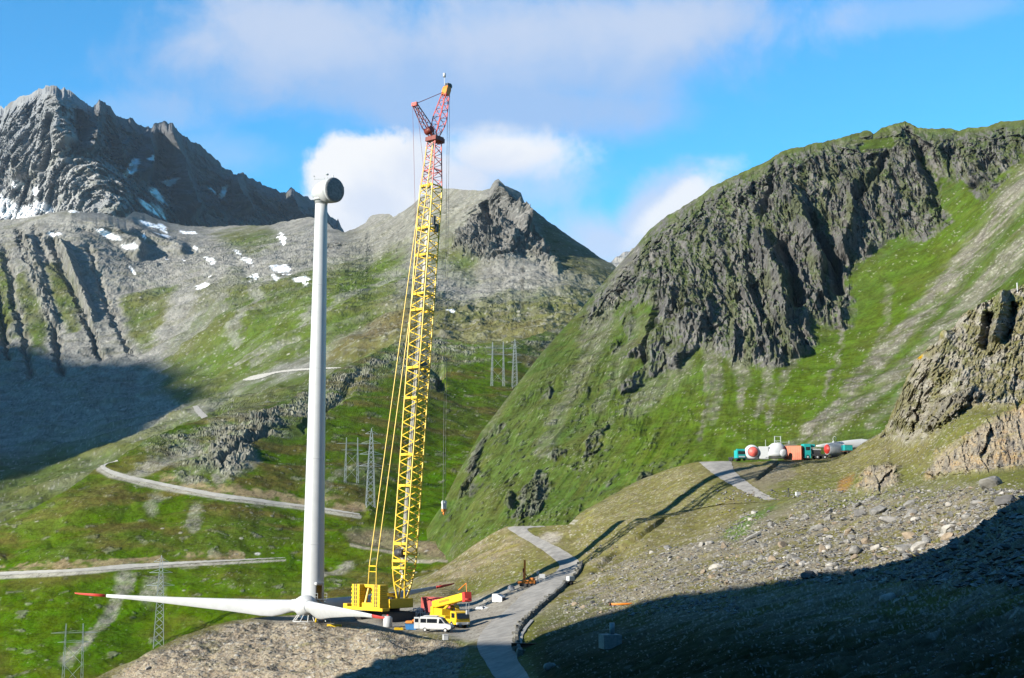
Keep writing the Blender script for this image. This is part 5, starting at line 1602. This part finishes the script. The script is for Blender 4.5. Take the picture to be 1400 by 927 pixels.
o = thing('road_sign', 'thin road sign pole next to the white notice board', 'sign', (q.x, q.y, q.z))
MB().tube((0, 0, 0), (0, 0, 2.0), .045).build('pole', STEEL, o)
MB().lathe([(-.02, .3), (.02, .3)], (0, -.06, 1.95), (0, 1, 0), 16).build('sign_plate', WHITE, o)
q = ground1(780, 800)
o = thing('small_trailer', 'white box trailer with dark underside parked at the road bend wall', 'trailer', (q.x, q.y, q.z), .6)
MB().box((0, 0, 1.25), (1.3, 1.0, .85)).build('box_body', WHITE, o, .05)
MB().box((0, 0, .72), (1.3, .9, .2)).box((.95, 0, .65), (.9, .1, .1)).build('frame', DARK, o)
for y in (-.5, .5):
    MB().tube((0, y - .08, .32), (0, y + .08, .32), .32, n=16).build('wheel', BLACK, o)
q = ground1(682, 823)
o = thing('site_crate', 'white crate with a sloping lid on the gravel left of the road', 'crate', (q.x, q.y, q.z), -.5)
MB().prism([(-1.1, 0), (1.1, 0), (1.1, .95), (.1, 1.45), (-1.1, 1.5)], -.75, .75).build('crate_body', WHITE, o, .05)
MB().box((1.12, 0, .5), (.06, 1.2, .7)).build('shaded_end', DARK, o)  # dark panel standing in for the crate's shaded side
MB().box((-.4, 0, 1.53), (1.2, 1.56, .05)).build('crate_lid', GREYW, o)
q = ground1(699, 808)
o = thing('cable_drum', 'small grey cable drum on the verge between crate and drilling rig', 'drum', (q.x, q.y, q.z + .05), .4)
MB().tube((0, -.35, .5), (0, .35, .5), .32, n=16).build('coil', BLUE, o)
for y in (-.4, .4):
    MB().tube((0, y - .04, .5), (0, y + .04, .5), .55, n=20).build('flange', GREYW, o)
q = ground1(660, 833)
o = thing('tarpaulin_bundle', 'flat grey tarpaulin bundle lying on the gravel beside the road', 'tarpaulin', (q.x, q.y, q.z), -.2)
mb = MB()
bmesh.ops.create_icosphere(mb.bm, subdivisions=3, radius=1)
for v_ in mb.bm.verts:
    n_ = 1 + .25 * math.sin(v_.co.x * 7) * math.cos(v_.co.y * 6)
    v_.co = Vector((v_.co.x * 1.5 * n_, v_.co.y * .7 * n_, max(0, v_.co.z) * .55 * n_))
mb.build('folded_sheet', GREYW, o)
MB().box((.2, 0, .3), (.08, 1.7, .5)).build('lashing', DARK, o)
q = ground1(855, 829)
o = thing('orange_pipe', 'orange pipe lying along the rubble near the shadow edge', 'pipe', (q.x, q.y, q.z + .25), .12)
MB().tube((-2.2, 0, 0), (2.2, 0, .1), .16, n=10).build('pipe', ORANGE, o)
for x in (-2.2, 2.2):
    MB().tube((x - .08, 0, .05 + x * .023), (x + .08, 0, .05 + x * .023), .24, n=10).build('coupling', RUSTM, o)
q = ground1(835, 886)
o = thing('concrete_base', 'square concrete block with a metal stub in the dark foreground shade', 'concrete block', (q.x, q.y, q.z - .2), .25)
MB().box((0, 0, .75), (2.0, 2.0, 1.5)).build('block', CONCRETE, o, .05)
MB().tube((.2, 0, 1.5), (.2, 0, 2.7), .28, n=14).build('stub', STEEL, o)
q = ground1(716, 886)
o = thing('steel_beam', 'rusty steel beam lying across the road edge in the shade', 'beam', (q.x, q.y, q.z + .15), -.12)
MB().box((0, 0, .5), (3.4, .5, .06)).box((0, 0, .25), (3.4, .08, .5)).box((0, 0, .0), (3.4, .5, .06)).build('beam', RUSTM, o)
MB().box((-1.4, 0, -.2), (.3, .7, .4)).box((1.4, 0, -.2), (.3, .7, .4)).build('bearer', CONCRETE, o)
q = ground1(1030, 738)
o = thing('stone_slab', 'long pale slab propped on the slope below the upper road', 'slab', (q.x, q.y, q.z + .15), .35)
MB().box((0, 0, .25), (3.2, .7, .35), Matrix.Rotation(-.42, 3, 'Y')).build('slab', CONCRETE, o, .05)
MB().box((1.3, .1, .3), (.5, .6, .9)).build('prop', GREYW, o, .08)
q = F2.at(1091, 678)
o = thing('white_case', 'white instrument case standing in the grass below the depot', 'case', (q.x, q.y, q.z), .3)
MB().box((0, 0, .4), (1.0, .6, .75)).build('case', WHITE, o, .06)
MB().box((0, 0, .82), (.5, .1, .1)).build('handle', DARK, o)
q = F2.at(1078, 678)
o = thing('survey_tripod', 'dark survey tripod standing left of the white case', 'tripod', (q.x, q.y, q.z))
for i in range(3):
    a = i * 2.1 + .4
    MB().tube((.45 * math.cos(a), .45 * math.sin(a), 0), (0, 0, 1.25), .05).build('leg', DARK, o)
MB().box((0, 0, 1.4), (.32, .3, .4)).build('instrument', DARK, o, .04)
q = F2.at(1391, 400)
o = thing('marker_post', 'short white marker post on the grassy top of the rocky shoulder', 'post', (q.x, q.y, q.z - .2))
MB().tube((0, 0, 0), (0, 0, 2.1), .14, n=8).build('post', WHITE, o)
MB().lathe([(2.1, .2), (2.3, .2), (2.4, .05)], (0, 0, 0), (0, 0, 1), 8).build('post_cap', WHITE, o)

# parapet along the outer edge of the access road, with a pale kerb below it
edge = [(711, 897), (707, 884), (706, 872), (710, 861), (719, 850), (730, 839), (745, 826), (760, 813), (774, 800), (785, 791), (792, 783), (795, 772)]
cl = []
for (u0, v0), (u1, v1) in zip(edge[:-1], edge[1:]):
    cl += [(u0 + (u1 - u0) * i / 8, v0 + (v1 - v0) * i / 8) for i in range(8)]
P3 = [ground1(u, v) for u, v in cl]
rnd = random.Random(5)
tw_ = thing('parapet_wall', 'long curving dry stone parapet along the outer edge of the road', 'wall', P3[0])
mb = MB()
o0 = Vector(P3[0])
rings = []
for i, p in enumerate(P3):
    t_ = (P3[min(i + 1, len(P3) - 1)] - P3[max(i - 1, 0)])
    t_.z = 0
    t_.normalize()
    n_ = Vector((t_.y, -t_.x, 0))
    h_ = .8 + rnd.uniform(-.15, .15)
    w = .34 + rnd.uniform(-.1, .1)
    c_ = Vector(p) - o0
    rings.append([c_ - n_ * w + Vector((0, 0, -.4)), c_ - n_ * w * .9 + Vector((0, 0, h_ * .6)), c_ - n_ * w * .6 + Vector((0, 0, h_)), c_ + n_ * w * .6 + Vector((0, 0, h_ * .95)), c_ + n_ * w + Vector((0, 0, h_ * .5)), c_ + n_ * w * 1.1 + Vector((0, 0, -1.4))])
mb.loft(rings, smooth=False)
mb.build('stonework', STONEW, tw_)
mb = MB()
for i, p in enumerate(P3):
    for _ in range(1):
        c_ = Vector(p) - o0 + Vector((rnd.uniform(-.5, .3), rnd.uniform(-.8, .8), rnd.uniform(.0, 1.0)))
        mb.box(c_, (rnd.uniform(.3, .7), rnd.uniform(.3, .6), rnd.uniform(.25, .5)), Matrix.Rotation(rnd.uniform(0, 3), 3, 'Z'))
mb.build('loose_coping', STONEW, tw_, .05)
ke = [(712, 893), (711, 882), (713, 870), (719, 860), (729, 848)]
cl = []
for (u0, v0), (u1, v1) in zip(ke[:-1], ke[1:]):
    cl += [(u0 + (u1 - u0) * i / 8, v0 + (v1 - v0) * i / 8) for i in range(8)]
P4 = [ground1(u, v) for u, v in cl]
kb_ = thing('concrete_kerb', 'narrow pale concrete kerb running below the stone parapet', 'kerb', P4[0])
o0 = Vector(P4[0])
rings = []
for i, p in enumerate(P4):
    t_ = (P4[min(i + 1, len(P4) - 1)] - P4[max(i - 1, 0)])
    t_.z = 0
    t_.normalize()
    n_ = Vector((t_.y, -t_.x, 0))
    c_ = Vector(p) - o0
    rings.append([c_ - n_ * .25 + Vector((0, 0, -.5)), c_ - n_ * .25 + Vector((0, 0, .28)), c_ + n_ * .25 + Vector((0, 0, .28)), c_ + n_ * .25 + Vector((0, 0, -.5))])
MB().loft(rings, smooth=False).build('kerb_stones', CONCRETE, kb_)

# ---------------------------------------------------------------- parts depot on the upper shelf
YD = 348.0


def depot(u, v=628.5, Y=YD):
    p = pt(u, v, Y)
    return p


sc_ = YD / 2000.0
o = thing('teal_truck', 'teal truck parked at the left end of the depot row', 'truck', depot(1011.5, 630), math.radians(-75))
MB().box((.2, 0, 1.5), (2.0, 2.3, 1.9)).prism([(.2, 2.4), (1.1, 2.4), (.9, 2.75), (.2, 2.8)], -1.1, 1.1).build('cab', TEAL, o, .08)
MB().box((1.22, 0, 1.9), (.05, 1.9, .7)).build('windscreen', GLASS, o)
MB().box((1.26, 0, .95), (.05, 1.6, .3)).build('grille', WHITE, o)
MB().box((-2.2, 0, .8), (4.4, 2.0, .35)).build('chassis', DARK, o)
for x in (.4, -2.4, -3.6):
    for y in (-.95, .95):
        MB().tube((x, y - .18, .48), (x, y + .18, .48), .48, n=16).build('wheel', BLACK, o)
o = thing('generator_housing', 'rounded white turbine housing with a round red cover facing the road', 'turbine part', depot(1028, 628.5), math.radians(-97))
MB().lathe([(1.3, 1.2), (1.25, 1.5), (.9, 1.72), (.0, 1.8), (-1.6, 1.75), (-3.0, 1.5), (-3.4, .9)], (0, 0, 1.75), (1, 0, 0), 32).build('shell', WHITE, o)
MB().lathe([(1.28, 1.12), (1.4, 1.1), (1.42, .6), (1.5, .55), (1.5, .02)], (0, .25, 1.8), (1, 0, 0), 28).build('red_cover', PINKRED, o)
MB().lathe([(1.26, 1.24), (1.36, 1.24), (1.36, 1.13), (1.26, 1.13)], (0, .25, 1.8), (1, 0, 0), 28, cap=False).build('cover_ring', DARK, o)
MB().box((.2, 0, .12), (2.6, 2.8, .24)).box((1.0, 1.0, .3), (.3, .8, .4)).build('cradle', DARK, o)
o = thing('white_machine_house', 'white turbine machine house with a sloping hood and roof railing', 'turbine part', depot(1056, 628), math.radians(-4))
MB().box((-2.1, 0, 1.5), (2.4, 2.6, 3.0)).build('front_box', WHITE, o, .12)
MB().loft([[(x * a + dx, y * a, z) for x, y in [(2.55 * math.cos(i * math.pi / 12), 1.7 * math.sin(i * math.pi / 12)) for i in range(24)]] for a, dx, z in ((1, .6, .7), (1.0, .6, 1.3), (.92, .7, 2.2), (.72, .95, 3.1), (.5, 1.1, 3.7), (.25, 1.2, 3.95))]).build('hood', WHITE, o)
MB().box((.6, 0, .35), (4.8, 2.6, .3)).build('underframe', DARK, o)
mb = MB()
for x in (.6, 2.0):
    for y in (-.5, .5):
        mb.tube((x, y, 3.3), (x, y, 5.5), .07)
for z in (4.4, 5.4):
    for y in (-.5, .5):
        mb.tube((.6, y, z), (2.0, y, z), .05)
mb.tube((1.3, -.6, 4.0), (3.9, -.6, 4.05), .06).tube((3.9, -.6, 3.7), (3.9, -.6, 4.4), .12).tube((1.3, -.6, 4.0), (.6, -.5, 4.4), .05)
mb.build('roof_railing', STEEL, o)
MB().tube((-1.6, -.5, 3.0), (-1.6, -.5, 4.6), .07).build('antenna', STEEL, o)
MB().lathe([(0, .9), (.1, .95), (.5, .9), (.55, .3)], (2.4, -1.5, 1.4), (.4, -1, 0), 20).build('side_hatch', OFFW, o)
container('orange_container', 'orange red shipping container standing corner on in the depot row', depot(1086, 629), math.radians(148), mat('container_orange', (.62, .13, .05), .55), (4.4, 2.4, 3.3))
o = thing('teal_lorry', 'teal lorry with a dark open chassis right of the orange container', 'lorry', depot(1111, 628), math.radians(8))
MB().box((-1.6, 0, 1.9), (1.7, 2.4, 3.4)).box((-.3, .3, 3.2), (1.6, 1.7, .7)).build('cab', TEAL, o, .08)
MB().box((-1.55, -1.22, 2.5), (1.0, .05, .8)).build('side_window', GLASS, o)
MB().box((1.4, 0, 1.0), (4.4, 2.0, .4)).box((.9, 0, 1.7), (1.8, 1.6, .9)).build('chassis', DARK, o, .04)
MB().box((.7, -.2, 2.3), (2.3, 1.4, .35)).build('tank_cover', OFFW, o, .08)
for x in (-1.6, .8, 2.6):
    for y in (-1.0, 1.0):
        w_ = MB().tube((x, y - .2, .52), (x, y + .2, .52), .52, n=16).build('wheel', BLACK, o)
        MB().tube((x, y - .22, .52), (x, y + .22, .52), .22, n=10).build('rim', GREYW, w_)
o = thing('rotor_hub', 'grey cone shaped rotor hub with a bright red round cover on its left', 'turbine part', depot(1140, 625), math.radians(205))
MB().lathe([(1.9, 1.25), (1.8, 1.35), (.6, 1.55), (-.9, 1.75), (-1.6, 1.85), (-1.9, 1.75)], (0, 0, 1.85), (1, 0, 0), 32).build('shell', mat('grey_gelcoat', (.40, .42, .44), .45), o)
MB().lathe([(1.88, 1.15), (2.02, 1.12), (2.05, .5), (2.15, .45), (2.15, .02)], (0, 0, 1.85), (1, 0, 0), 28).build('red_cover', RED, o)
MB().lathe([(-1.9, 1.6), (-2.1, 1.9), (-2.2, 1.9), (-2.3, 1.2)], (0, 0, 1.85), (1, 0, 0), 28).build('flange', WHITE, o)
mb = MB()
for i in range(18):
    a, b = i * math.pi / 9, (i + 1) * math.pi / 9
    mb.tube((-.3, .62 * math.cos(a), 4.3 + .62 * math.sin(a)), (-.3, .62 * math.cos(b), 4.3 + .62 * math.sin(b)), .05, n=5)
mb.box((-.3, 0, 3.6), (.8, .7, .3))
mb.build('lifting_ring', WHITE, o)
MB().box((0, 0, .12), (3.2, 2.4, .24)).build('cradle', DARK, o)
o = thing('stored_blade', 'long pale grey rotor blade stored behind the depot row', 'turbine blade', depot(1140, 622, YD + 7), math.radians(14))
rings = []
for t, c_, h_ in ((0, .3, .1), (.12, .9, .3), (.35, 1.7, .7), (.6, 2.4, 1.2), (.8, 2.8, 1.7), (.9, 2.3, 2.0), (1, 2.1, 2.1)):
    rings.append([(-4.6 + t * 15, math.cos(i * math.pi / 9) * h_ / 2, 2.1 + t * .7 + math.sin(i * math.pi / 9) * c_ / 2) for i in range(18)])
MB().loft(rings).build('blade_shell', OFFW, o)
mb = MB()
for x in (-1.5, 7.0):
    mb.box((x, 0, .7), (.4, 2.2, 1.6))
mb.build('blade_rest', STEEL, o)
o = thing('teal_trailer', 'small teal trailer at the right end of the depot beside the slope', 'trailer', depot(1158, 621.5, YD - 4), math.radians(15))
MB().box((0, 0, 1.55), (2.1, 1.8, 1.3)).build('box_body', TEAL, o, .06)
MB().box((0, 0, 2.28), (2.2, 1.9, .12)).build('roof', OFFW, o)
MB().box((0, 0, .75), (2.4, 1.7, .25)).box((1.2, -.6, .9), (.5, .5, .9)).build('frame', RUSTM, o)
for y in (-.9, .9):
    MB().tube((0, y - .1, .4), (0, y + .1, .4), .4, n=14).build('wheel', BLACK, o)


# ---------------------------------------------------------------- power pylons
def lattice_pylon(label, u, vb, vt, Y, rz):
    b = Dh.at(u, vb)
    Y = b.y
    h_ = (vb - vt) * Y / 2000.0
    o = thing('power_pylon', label, 'pylon', b, rz, 'pylons of the power lines')
    r, rb = .0040 * h_, .0025 * h_

    def wd(z):
        t = z / h_
        return (4.6 * (1 - t) + 1.5 * t if t < .62 else 2.68 * (1 - (t - .62) / .38 * .72)) / 2 * h_ / 42

    def cn(z, i):
        sx, sy = ((1, 1), (1, -1), (-1, -1), (-1, 1))[i]
        return Vector((sx * wd(z), sy * wd(z), z))
    mb = MB()
    zs = [h_ * t for t in (0, .09, .18, .26, .34, .41, .48, .54, .6, .66, .72, .78, .84, .9)]
    for a, c_ in zip(zs[:-1], zs[1:]):
        for i in range(4):
            j = (i + 1) % 4
            mb.tube(cn(a, i), cn(c_, i), r, n=4, cap=False)
            mb.tube(cn(a, i), cn(c_, j), rb, n=4, cap=False)
            mb.tube(cn(a, j), cn(c_, i), rb, n=4, cap=False)
    for i in range(4):
        mb.tube(cn(zs[-1], i), (0, 0, h_), r, n=4)
    mb.build('lattice_tower', STEEL, o)
    for z, w in ((.52, .155), (.67, .15), (.81, .125), (.93, .08)):
        mb = MB()
        for sx in (-1, 1):
            e_ = Vector((sx * w * h_, 0, z * h_))
            for sy in (-1, 1):
                mb.tube((sx * wd(z * h_), sy * wd(z * h_), z * h_), e_, r * .9, n=4)
                mb.tube((sx * wd(z * h_), sy * wd(z * h_), z * h_ + .035 * h_), e_, rb, n=4)
        mb.build('cross_arm', STEEL, o)
    mb = MB()
    for i in range(4):
        mb.box(cn(0, i), (.5, .5, .8))
    mb.build('footing', CONCRETE, o)
    return o


def portal_pylon(label, u, vb, vt, Y, rz):
    b = Dh.at(u, vb)
    Y = b.y
    h_ = (vb - vt) * Y / 2000.0
    o = thing('portal_pylon', label, 'pylon', b, rz, 'pylons of the power lines')
    sp = h_ * .125
    for sx in (-1, 1):
        mb = MB()
        n = 9
        for q in range(n):
            a, c_ = q / n, (q + 1) / n
            f = lambda t, k: Vector((sx * sp * (1.0 + .12 * (1 - t)) + k[0] * .02 * h_ * (1 - .75 * t), k[1] * .03 * h_ * (1 - .75 * t), t * h_))
            ks = ((1, 1), (1, -1), (-1, -1), (-1, 1))
            for i in range(4):
                mb.tube(f(a, ks[i]), f(c_, ks[i]), .0038 * h_, n=4, cap=False)
                mb.tube(f(a, ks[i]), f(c_, ks[(i + 1) % 4]), .0024 * h_, n=4, cap=False)
        mb.build('post', STEEL, o)
    for z, w in ((.72, .24), (.86, .34)):
        MB().tube((-w * h_, 0, z * h_), (w * h_, 0, z * h_), .0042 * h_, n=5).tube((-w * h_, 0, z * h_), (0, 0, (z + .03) * h_), .003 * h_, n=4).tube((w * h_, 0, z * h_), (0, 0, (z + .03) * h_), .003 * h_, n=4).build('cross_arm', STEEL, o)
    mb = MB()
    for a, c_ in ((.08, .38), (.38, .66)):
        mb.tube((-sp * 1.1, 0, a * h_), (sp, 0, c_ * h_), .0035 * h_, n=4).tube((sp * 1.1, 0, a * h_), (-sp, 0, c_ * h_), .0035 * h_, n=4)
    mb.build('bracing', STEEL, o)
    return o


lattice_pylon('tall lattice pylon with four cross arms left of the crane boom', 505.5, 696, 589, 812, .25)
lattice_pylon('lattice pylon in front of the lower road and behind the long rotor blade', 216.5, 884, 762, 676, .25)
lattice_pylon('distant lattice pylon close against the steep right mountain', 703.5, 531, 463, 1215, .25)
portal_pylon('two post pylon directly left of the tall lattice pylon beside the crane', 480, 662, 600, 905, .3)
portal_pylon('two post pylon cut by the lower edge of the picture at far left', 98.5, 945, 857, 668, .3)
portal_pylon('distant two post pylon left of the one against the right mountain', 680.5, 528, 467, 1220, .3)


# ---------------------------------------------------------------- stones
def boulder_mesh(name, seed, m):
    rg = random.Random(seed)
    bm = bmesh.new()
    bmesh.ops.create_icosphere(bm, subdivisions=3, radius=1.0)
    sc2 = Vector((1, rg.uniform(.6, .9), rg.uniform(.45, .75)))
    planes = [(Vector((rg.gauss(0, 1), rg.gauss(0, 1), rg.gauss(0, 1))).normalized(), rg.uniform(.45, .8)) for _ in range(11)]
    for v in bm.verts:
        for n, d in planes:
            k = v.co.dot(n) - d
            if k > 0:
                v.co -= n * k
        v.co *= 1 + rg.uniform(-.025, .025)
        v.co = Vector((v.co.x * sc2.x, v.co.y * sc2.y, v.co.z * sc2.z))
    me = bpy.data.meshes.new(name)
    bm.to_mesh(me)
    bm.free()
    me.materials.append(m)
    return me


ST_G = mat('grey_schist', (.21, .205, .195), .9, var=.35, scale=2.0)
ST_P = mat('pale_granite', (.35, .335, .31), .9, var=.25, scale=2.0)
ST_B = mat('rusty_stone', (.25, .20, .145), .9, var=.3, scale=2.0)
ST_D = mat('dark_slate', (.115, .112, .11), .85, var=.3, scale=2.0)
kinds = [('grey', ST_G), ('pale', ST_P), ('brown', ST_B), ('dark', ST_D)]
lib = {k: [boulder_mesh('boulder', 10 * i + j, m) for j in range(5)] for i, (k, m) in enumerate(kinds)}
rg = random.Random(77)
SHADE = curve([(527, 929), (592, 896), (645, 879), (722, 878), (770, 856), (840, 836), (900, 816), (960, 808), (1100, 786), (1200, 772), (1270, 757), (1320, 735), (1400, 692)])
zone = [(770, 850, 815, 845, 20, .6), (880, 1000, 745, 800, 44, .65), (1000, 1140, 700, 782, 60, .65), (1120, 1260, 680, 765, 64, .75), (1240, 1390, 690, 745, 26, .75), (1000, 1120, 690, 720, 10, .5),
        (190, 420, 880, 920, 22, .35), (420, 600, 862, 905, 18, .35), (760, 1390, 800, 925, 34, .4)]
nb = 0
for (u0, u1, v0, v1, n, sz) in zone:
    for _ in range(n):
        u, v = rg.uniform(u0, u1), rg.uniform(v0, v1)
        p = F1.at(u, v)
        shade = v > float(SHADE(u)) and u > 640
        kname = rg.choices(['grey', 'pale', 'brown', 'dark'], [5, 3, 2, 2])[0]
        s_ = sz * (.5 + 1.3 * rg.random() ** 2.2) * (.55 if shade else 1) * (.6 if p.y < 140 else 1)
        o = bpy.data.objects.new('boulder', rg.choice(lib[kname]))
        SC.collection.objects.link(o)
        o.location = (p.x, p.y, p.z + s_ * .12)
        o.scale = (s_, s_, s_)
        o.rotation_euler = (rg.uniform(-.5, .5), rg.uniform(-.5, .5), rg.uniform(0, 6.28))
        where = 'lying in the dark foreground shade' if shade else ('on the gravel slope below the crane pad' if u < 640 else 'among the sunlit rubble of the right slope')
        tag(o, f'{kname} broken boulder {where}', 'boulder', f'{kname} boulders {where}')
        nb += 1
for (u, v, s_, kname, lab) in [(1200, 702, 1.5, 'grey', 'large slanting grey boulder among the rubble right of the upper road'), (1216, 716, 1.25, 'pale', 'bright flat faced white boulder in the middle of the sunlit rubble'), (1178, 706, 1.2, 'dark', 'dark boulder with a deep shadow at the top of the rubble'),
                               (1160, 728, 1.0, 'brown', 'broad brown boulder left of the bright white one'), (1240, 733, 1.1, 'brown', 'squat brown boulder right of the bright white one'), (1355, 668, 1.6, 'grey', 'grey boulder near the picture edge above the shade'), (1375, 690, 1.3, 'dark', 'dark boulder touching the shadow edge at far right'), (1105, 790, 1.0, 'dark', 'dark boulder breaking the straight shadow edge'),
                               (1212, 820, .75, 'pale', 'largest pale boulder inside the foreground shade'), (752, 914, .9, 'pale', 'pale boulder beside the shaded road at the bottom'), (663, 822, .5, 'pale', 'single pale boulder left of the white crate')]:
    p = F1.at(u, v)
    o = bpy.data.objects.new('boulder', lib[kname][int(u) % 5])
    SC.collection.objects.link(o)
    o.location, o.scale = (p.x, p.y, p.z + s_ * .2), (s_ * 1.15, s_, s_)
    o.rotation_euler = (.2, -.15, u)
    tag(o, lab, 'boulder')

# small stones nobody could count
rg = np.random.default_rng(12)
VS, FS = [], []
base_v = np.array([(1, 0, 0), (-1, 0, 0), (0, 1, 0), (0, -1, 0), (0, 0, .8), (0, 0, -.8)], float)
base_f = np.array([(0, 2, 4), (2, 1, 4), (1, 3, 4), (3, 0, 4), (2, 0, 5), (1, 2, 5), (3, 1, 5), (0, 3, 5)])
mi = []
cnt = 0
for (u0, u1, v0, v1, n, s0, s1) in [(760, 1010, 745, 840, 3000, .12, .5), (980, 1400, 670, 800, 7500, .12, .6), (130, 640, 860, 925, 2200, .07, .28), (700, 1400, 800, 927, 3000, .04, .16), (600, 700, 760, 820, 420, .10, .3), (1150, 1400, 560, 680, 700, .12, .4), (360, 640, 842, 866, 260, .06, .16), (770, 960, 715, 770, 200, .1, .25)]:
    for _ in range(n):
        u, v = rg.uniform(u0, u1), rg.uniform(v0, v1)
        Sx = F1 if v > np.interp(u, F1.u, F1.vt) else F2
        i = int((u - U0) / DU)
        if Sx is F1:
            j = int((Sx.vb[i] - v) / max(Sx.vb[i] - Sx.vt[i], 1) * (Sx.n0 - 1))
            j = min(max(j, 0), Sx.n0 - 1)
            if Sx.rd[j, i] > .25 or (Sx.pad[j, i] > .5 and rg.random() < .85):
                continue
            if Sx.rubble[j, i] < .3 and Sx.heap[j, i] < .4 and rg.random() < .6:
                continue
        p = np.array(Sx.at(u, v))
        s_ = s0 + (s1 - s0) * rg.random() ** 3
        a = rg.uniform(0, 6.28)
        w = base_v * rg.uniform(.5, 1.2, (6, 1)) * np.array([1, rg.uniform(.5, 1), rg.uniform(.4, .8)])
        w = np.stack([w[:, 0] * math.cos(a) - w[:, 1] * math.sin(a), w[:, 0] * math.sin(a) + w[:, 1] * math.cos(a), w[:, 2] + w[:, 0] * rg.uniform(-.4, .4)], -1)
        VS.append(p + w * s_ + (0, 0, s_ * .2))
        FS.append(base_f + 6 * cnt)
        mi += [int(rg.choice([0, 0, 0, 0, 1, 2, 3, 3]))] * 8
        cnt += 1
me = bpy.data.meshes.new('rubble')
me.from_pydata(np.concatenate(VS).tolist(), [], np.concatenate(FS).tolist())
for m in (ST_G, ST_P, ST_B, ST_D):
    me.materials.append(m)
me.polygons.foreach_set('material_index', mi)
o = bpy.data.objects.new('rubble', me)
SC.collection.objects.link(o)
o['kind'] = 'stuff'

# ---------------------------------------------------------------- air between here and the far mountains
def build_haze():
    bm = bmesh.new()
    bmesh.ops.create_cube(bm, size=1.0)
    lo, hi = Vector((-7000, -900, -260)), Vector((7000, 9000, 1500))
    for v in bm.verts:
        v.co = Vector([lo[i] + (v.co[i] + .5) * (hi[i] - lo[i]) for i in range(3)])
    me = bpy.data.meshes.new('haze')
    bm.to_mesh(me)
    bm.free()
    m = bpy.data.materials.new('thin_blue_air')
    m.use_nodes = True
    g = NT(m.node_tree)
    pv = g.n('ShaderNodeVolumePrincipled', {'Color': (.55, .75, 1.0, 1), 'Density': HAZE, 'Anisotropy': 0.0})
    g.n('ShaderNodeOutputMaterial', {'Volume': pv.outputs[0]})
    me.materials.append(m)
    o = bpy.data.objects.new('haze', me)
    SC.collection.objects.link(o)
    o['kind'] = 'stuff'


HAZE = 1.2e-5
build_haze()
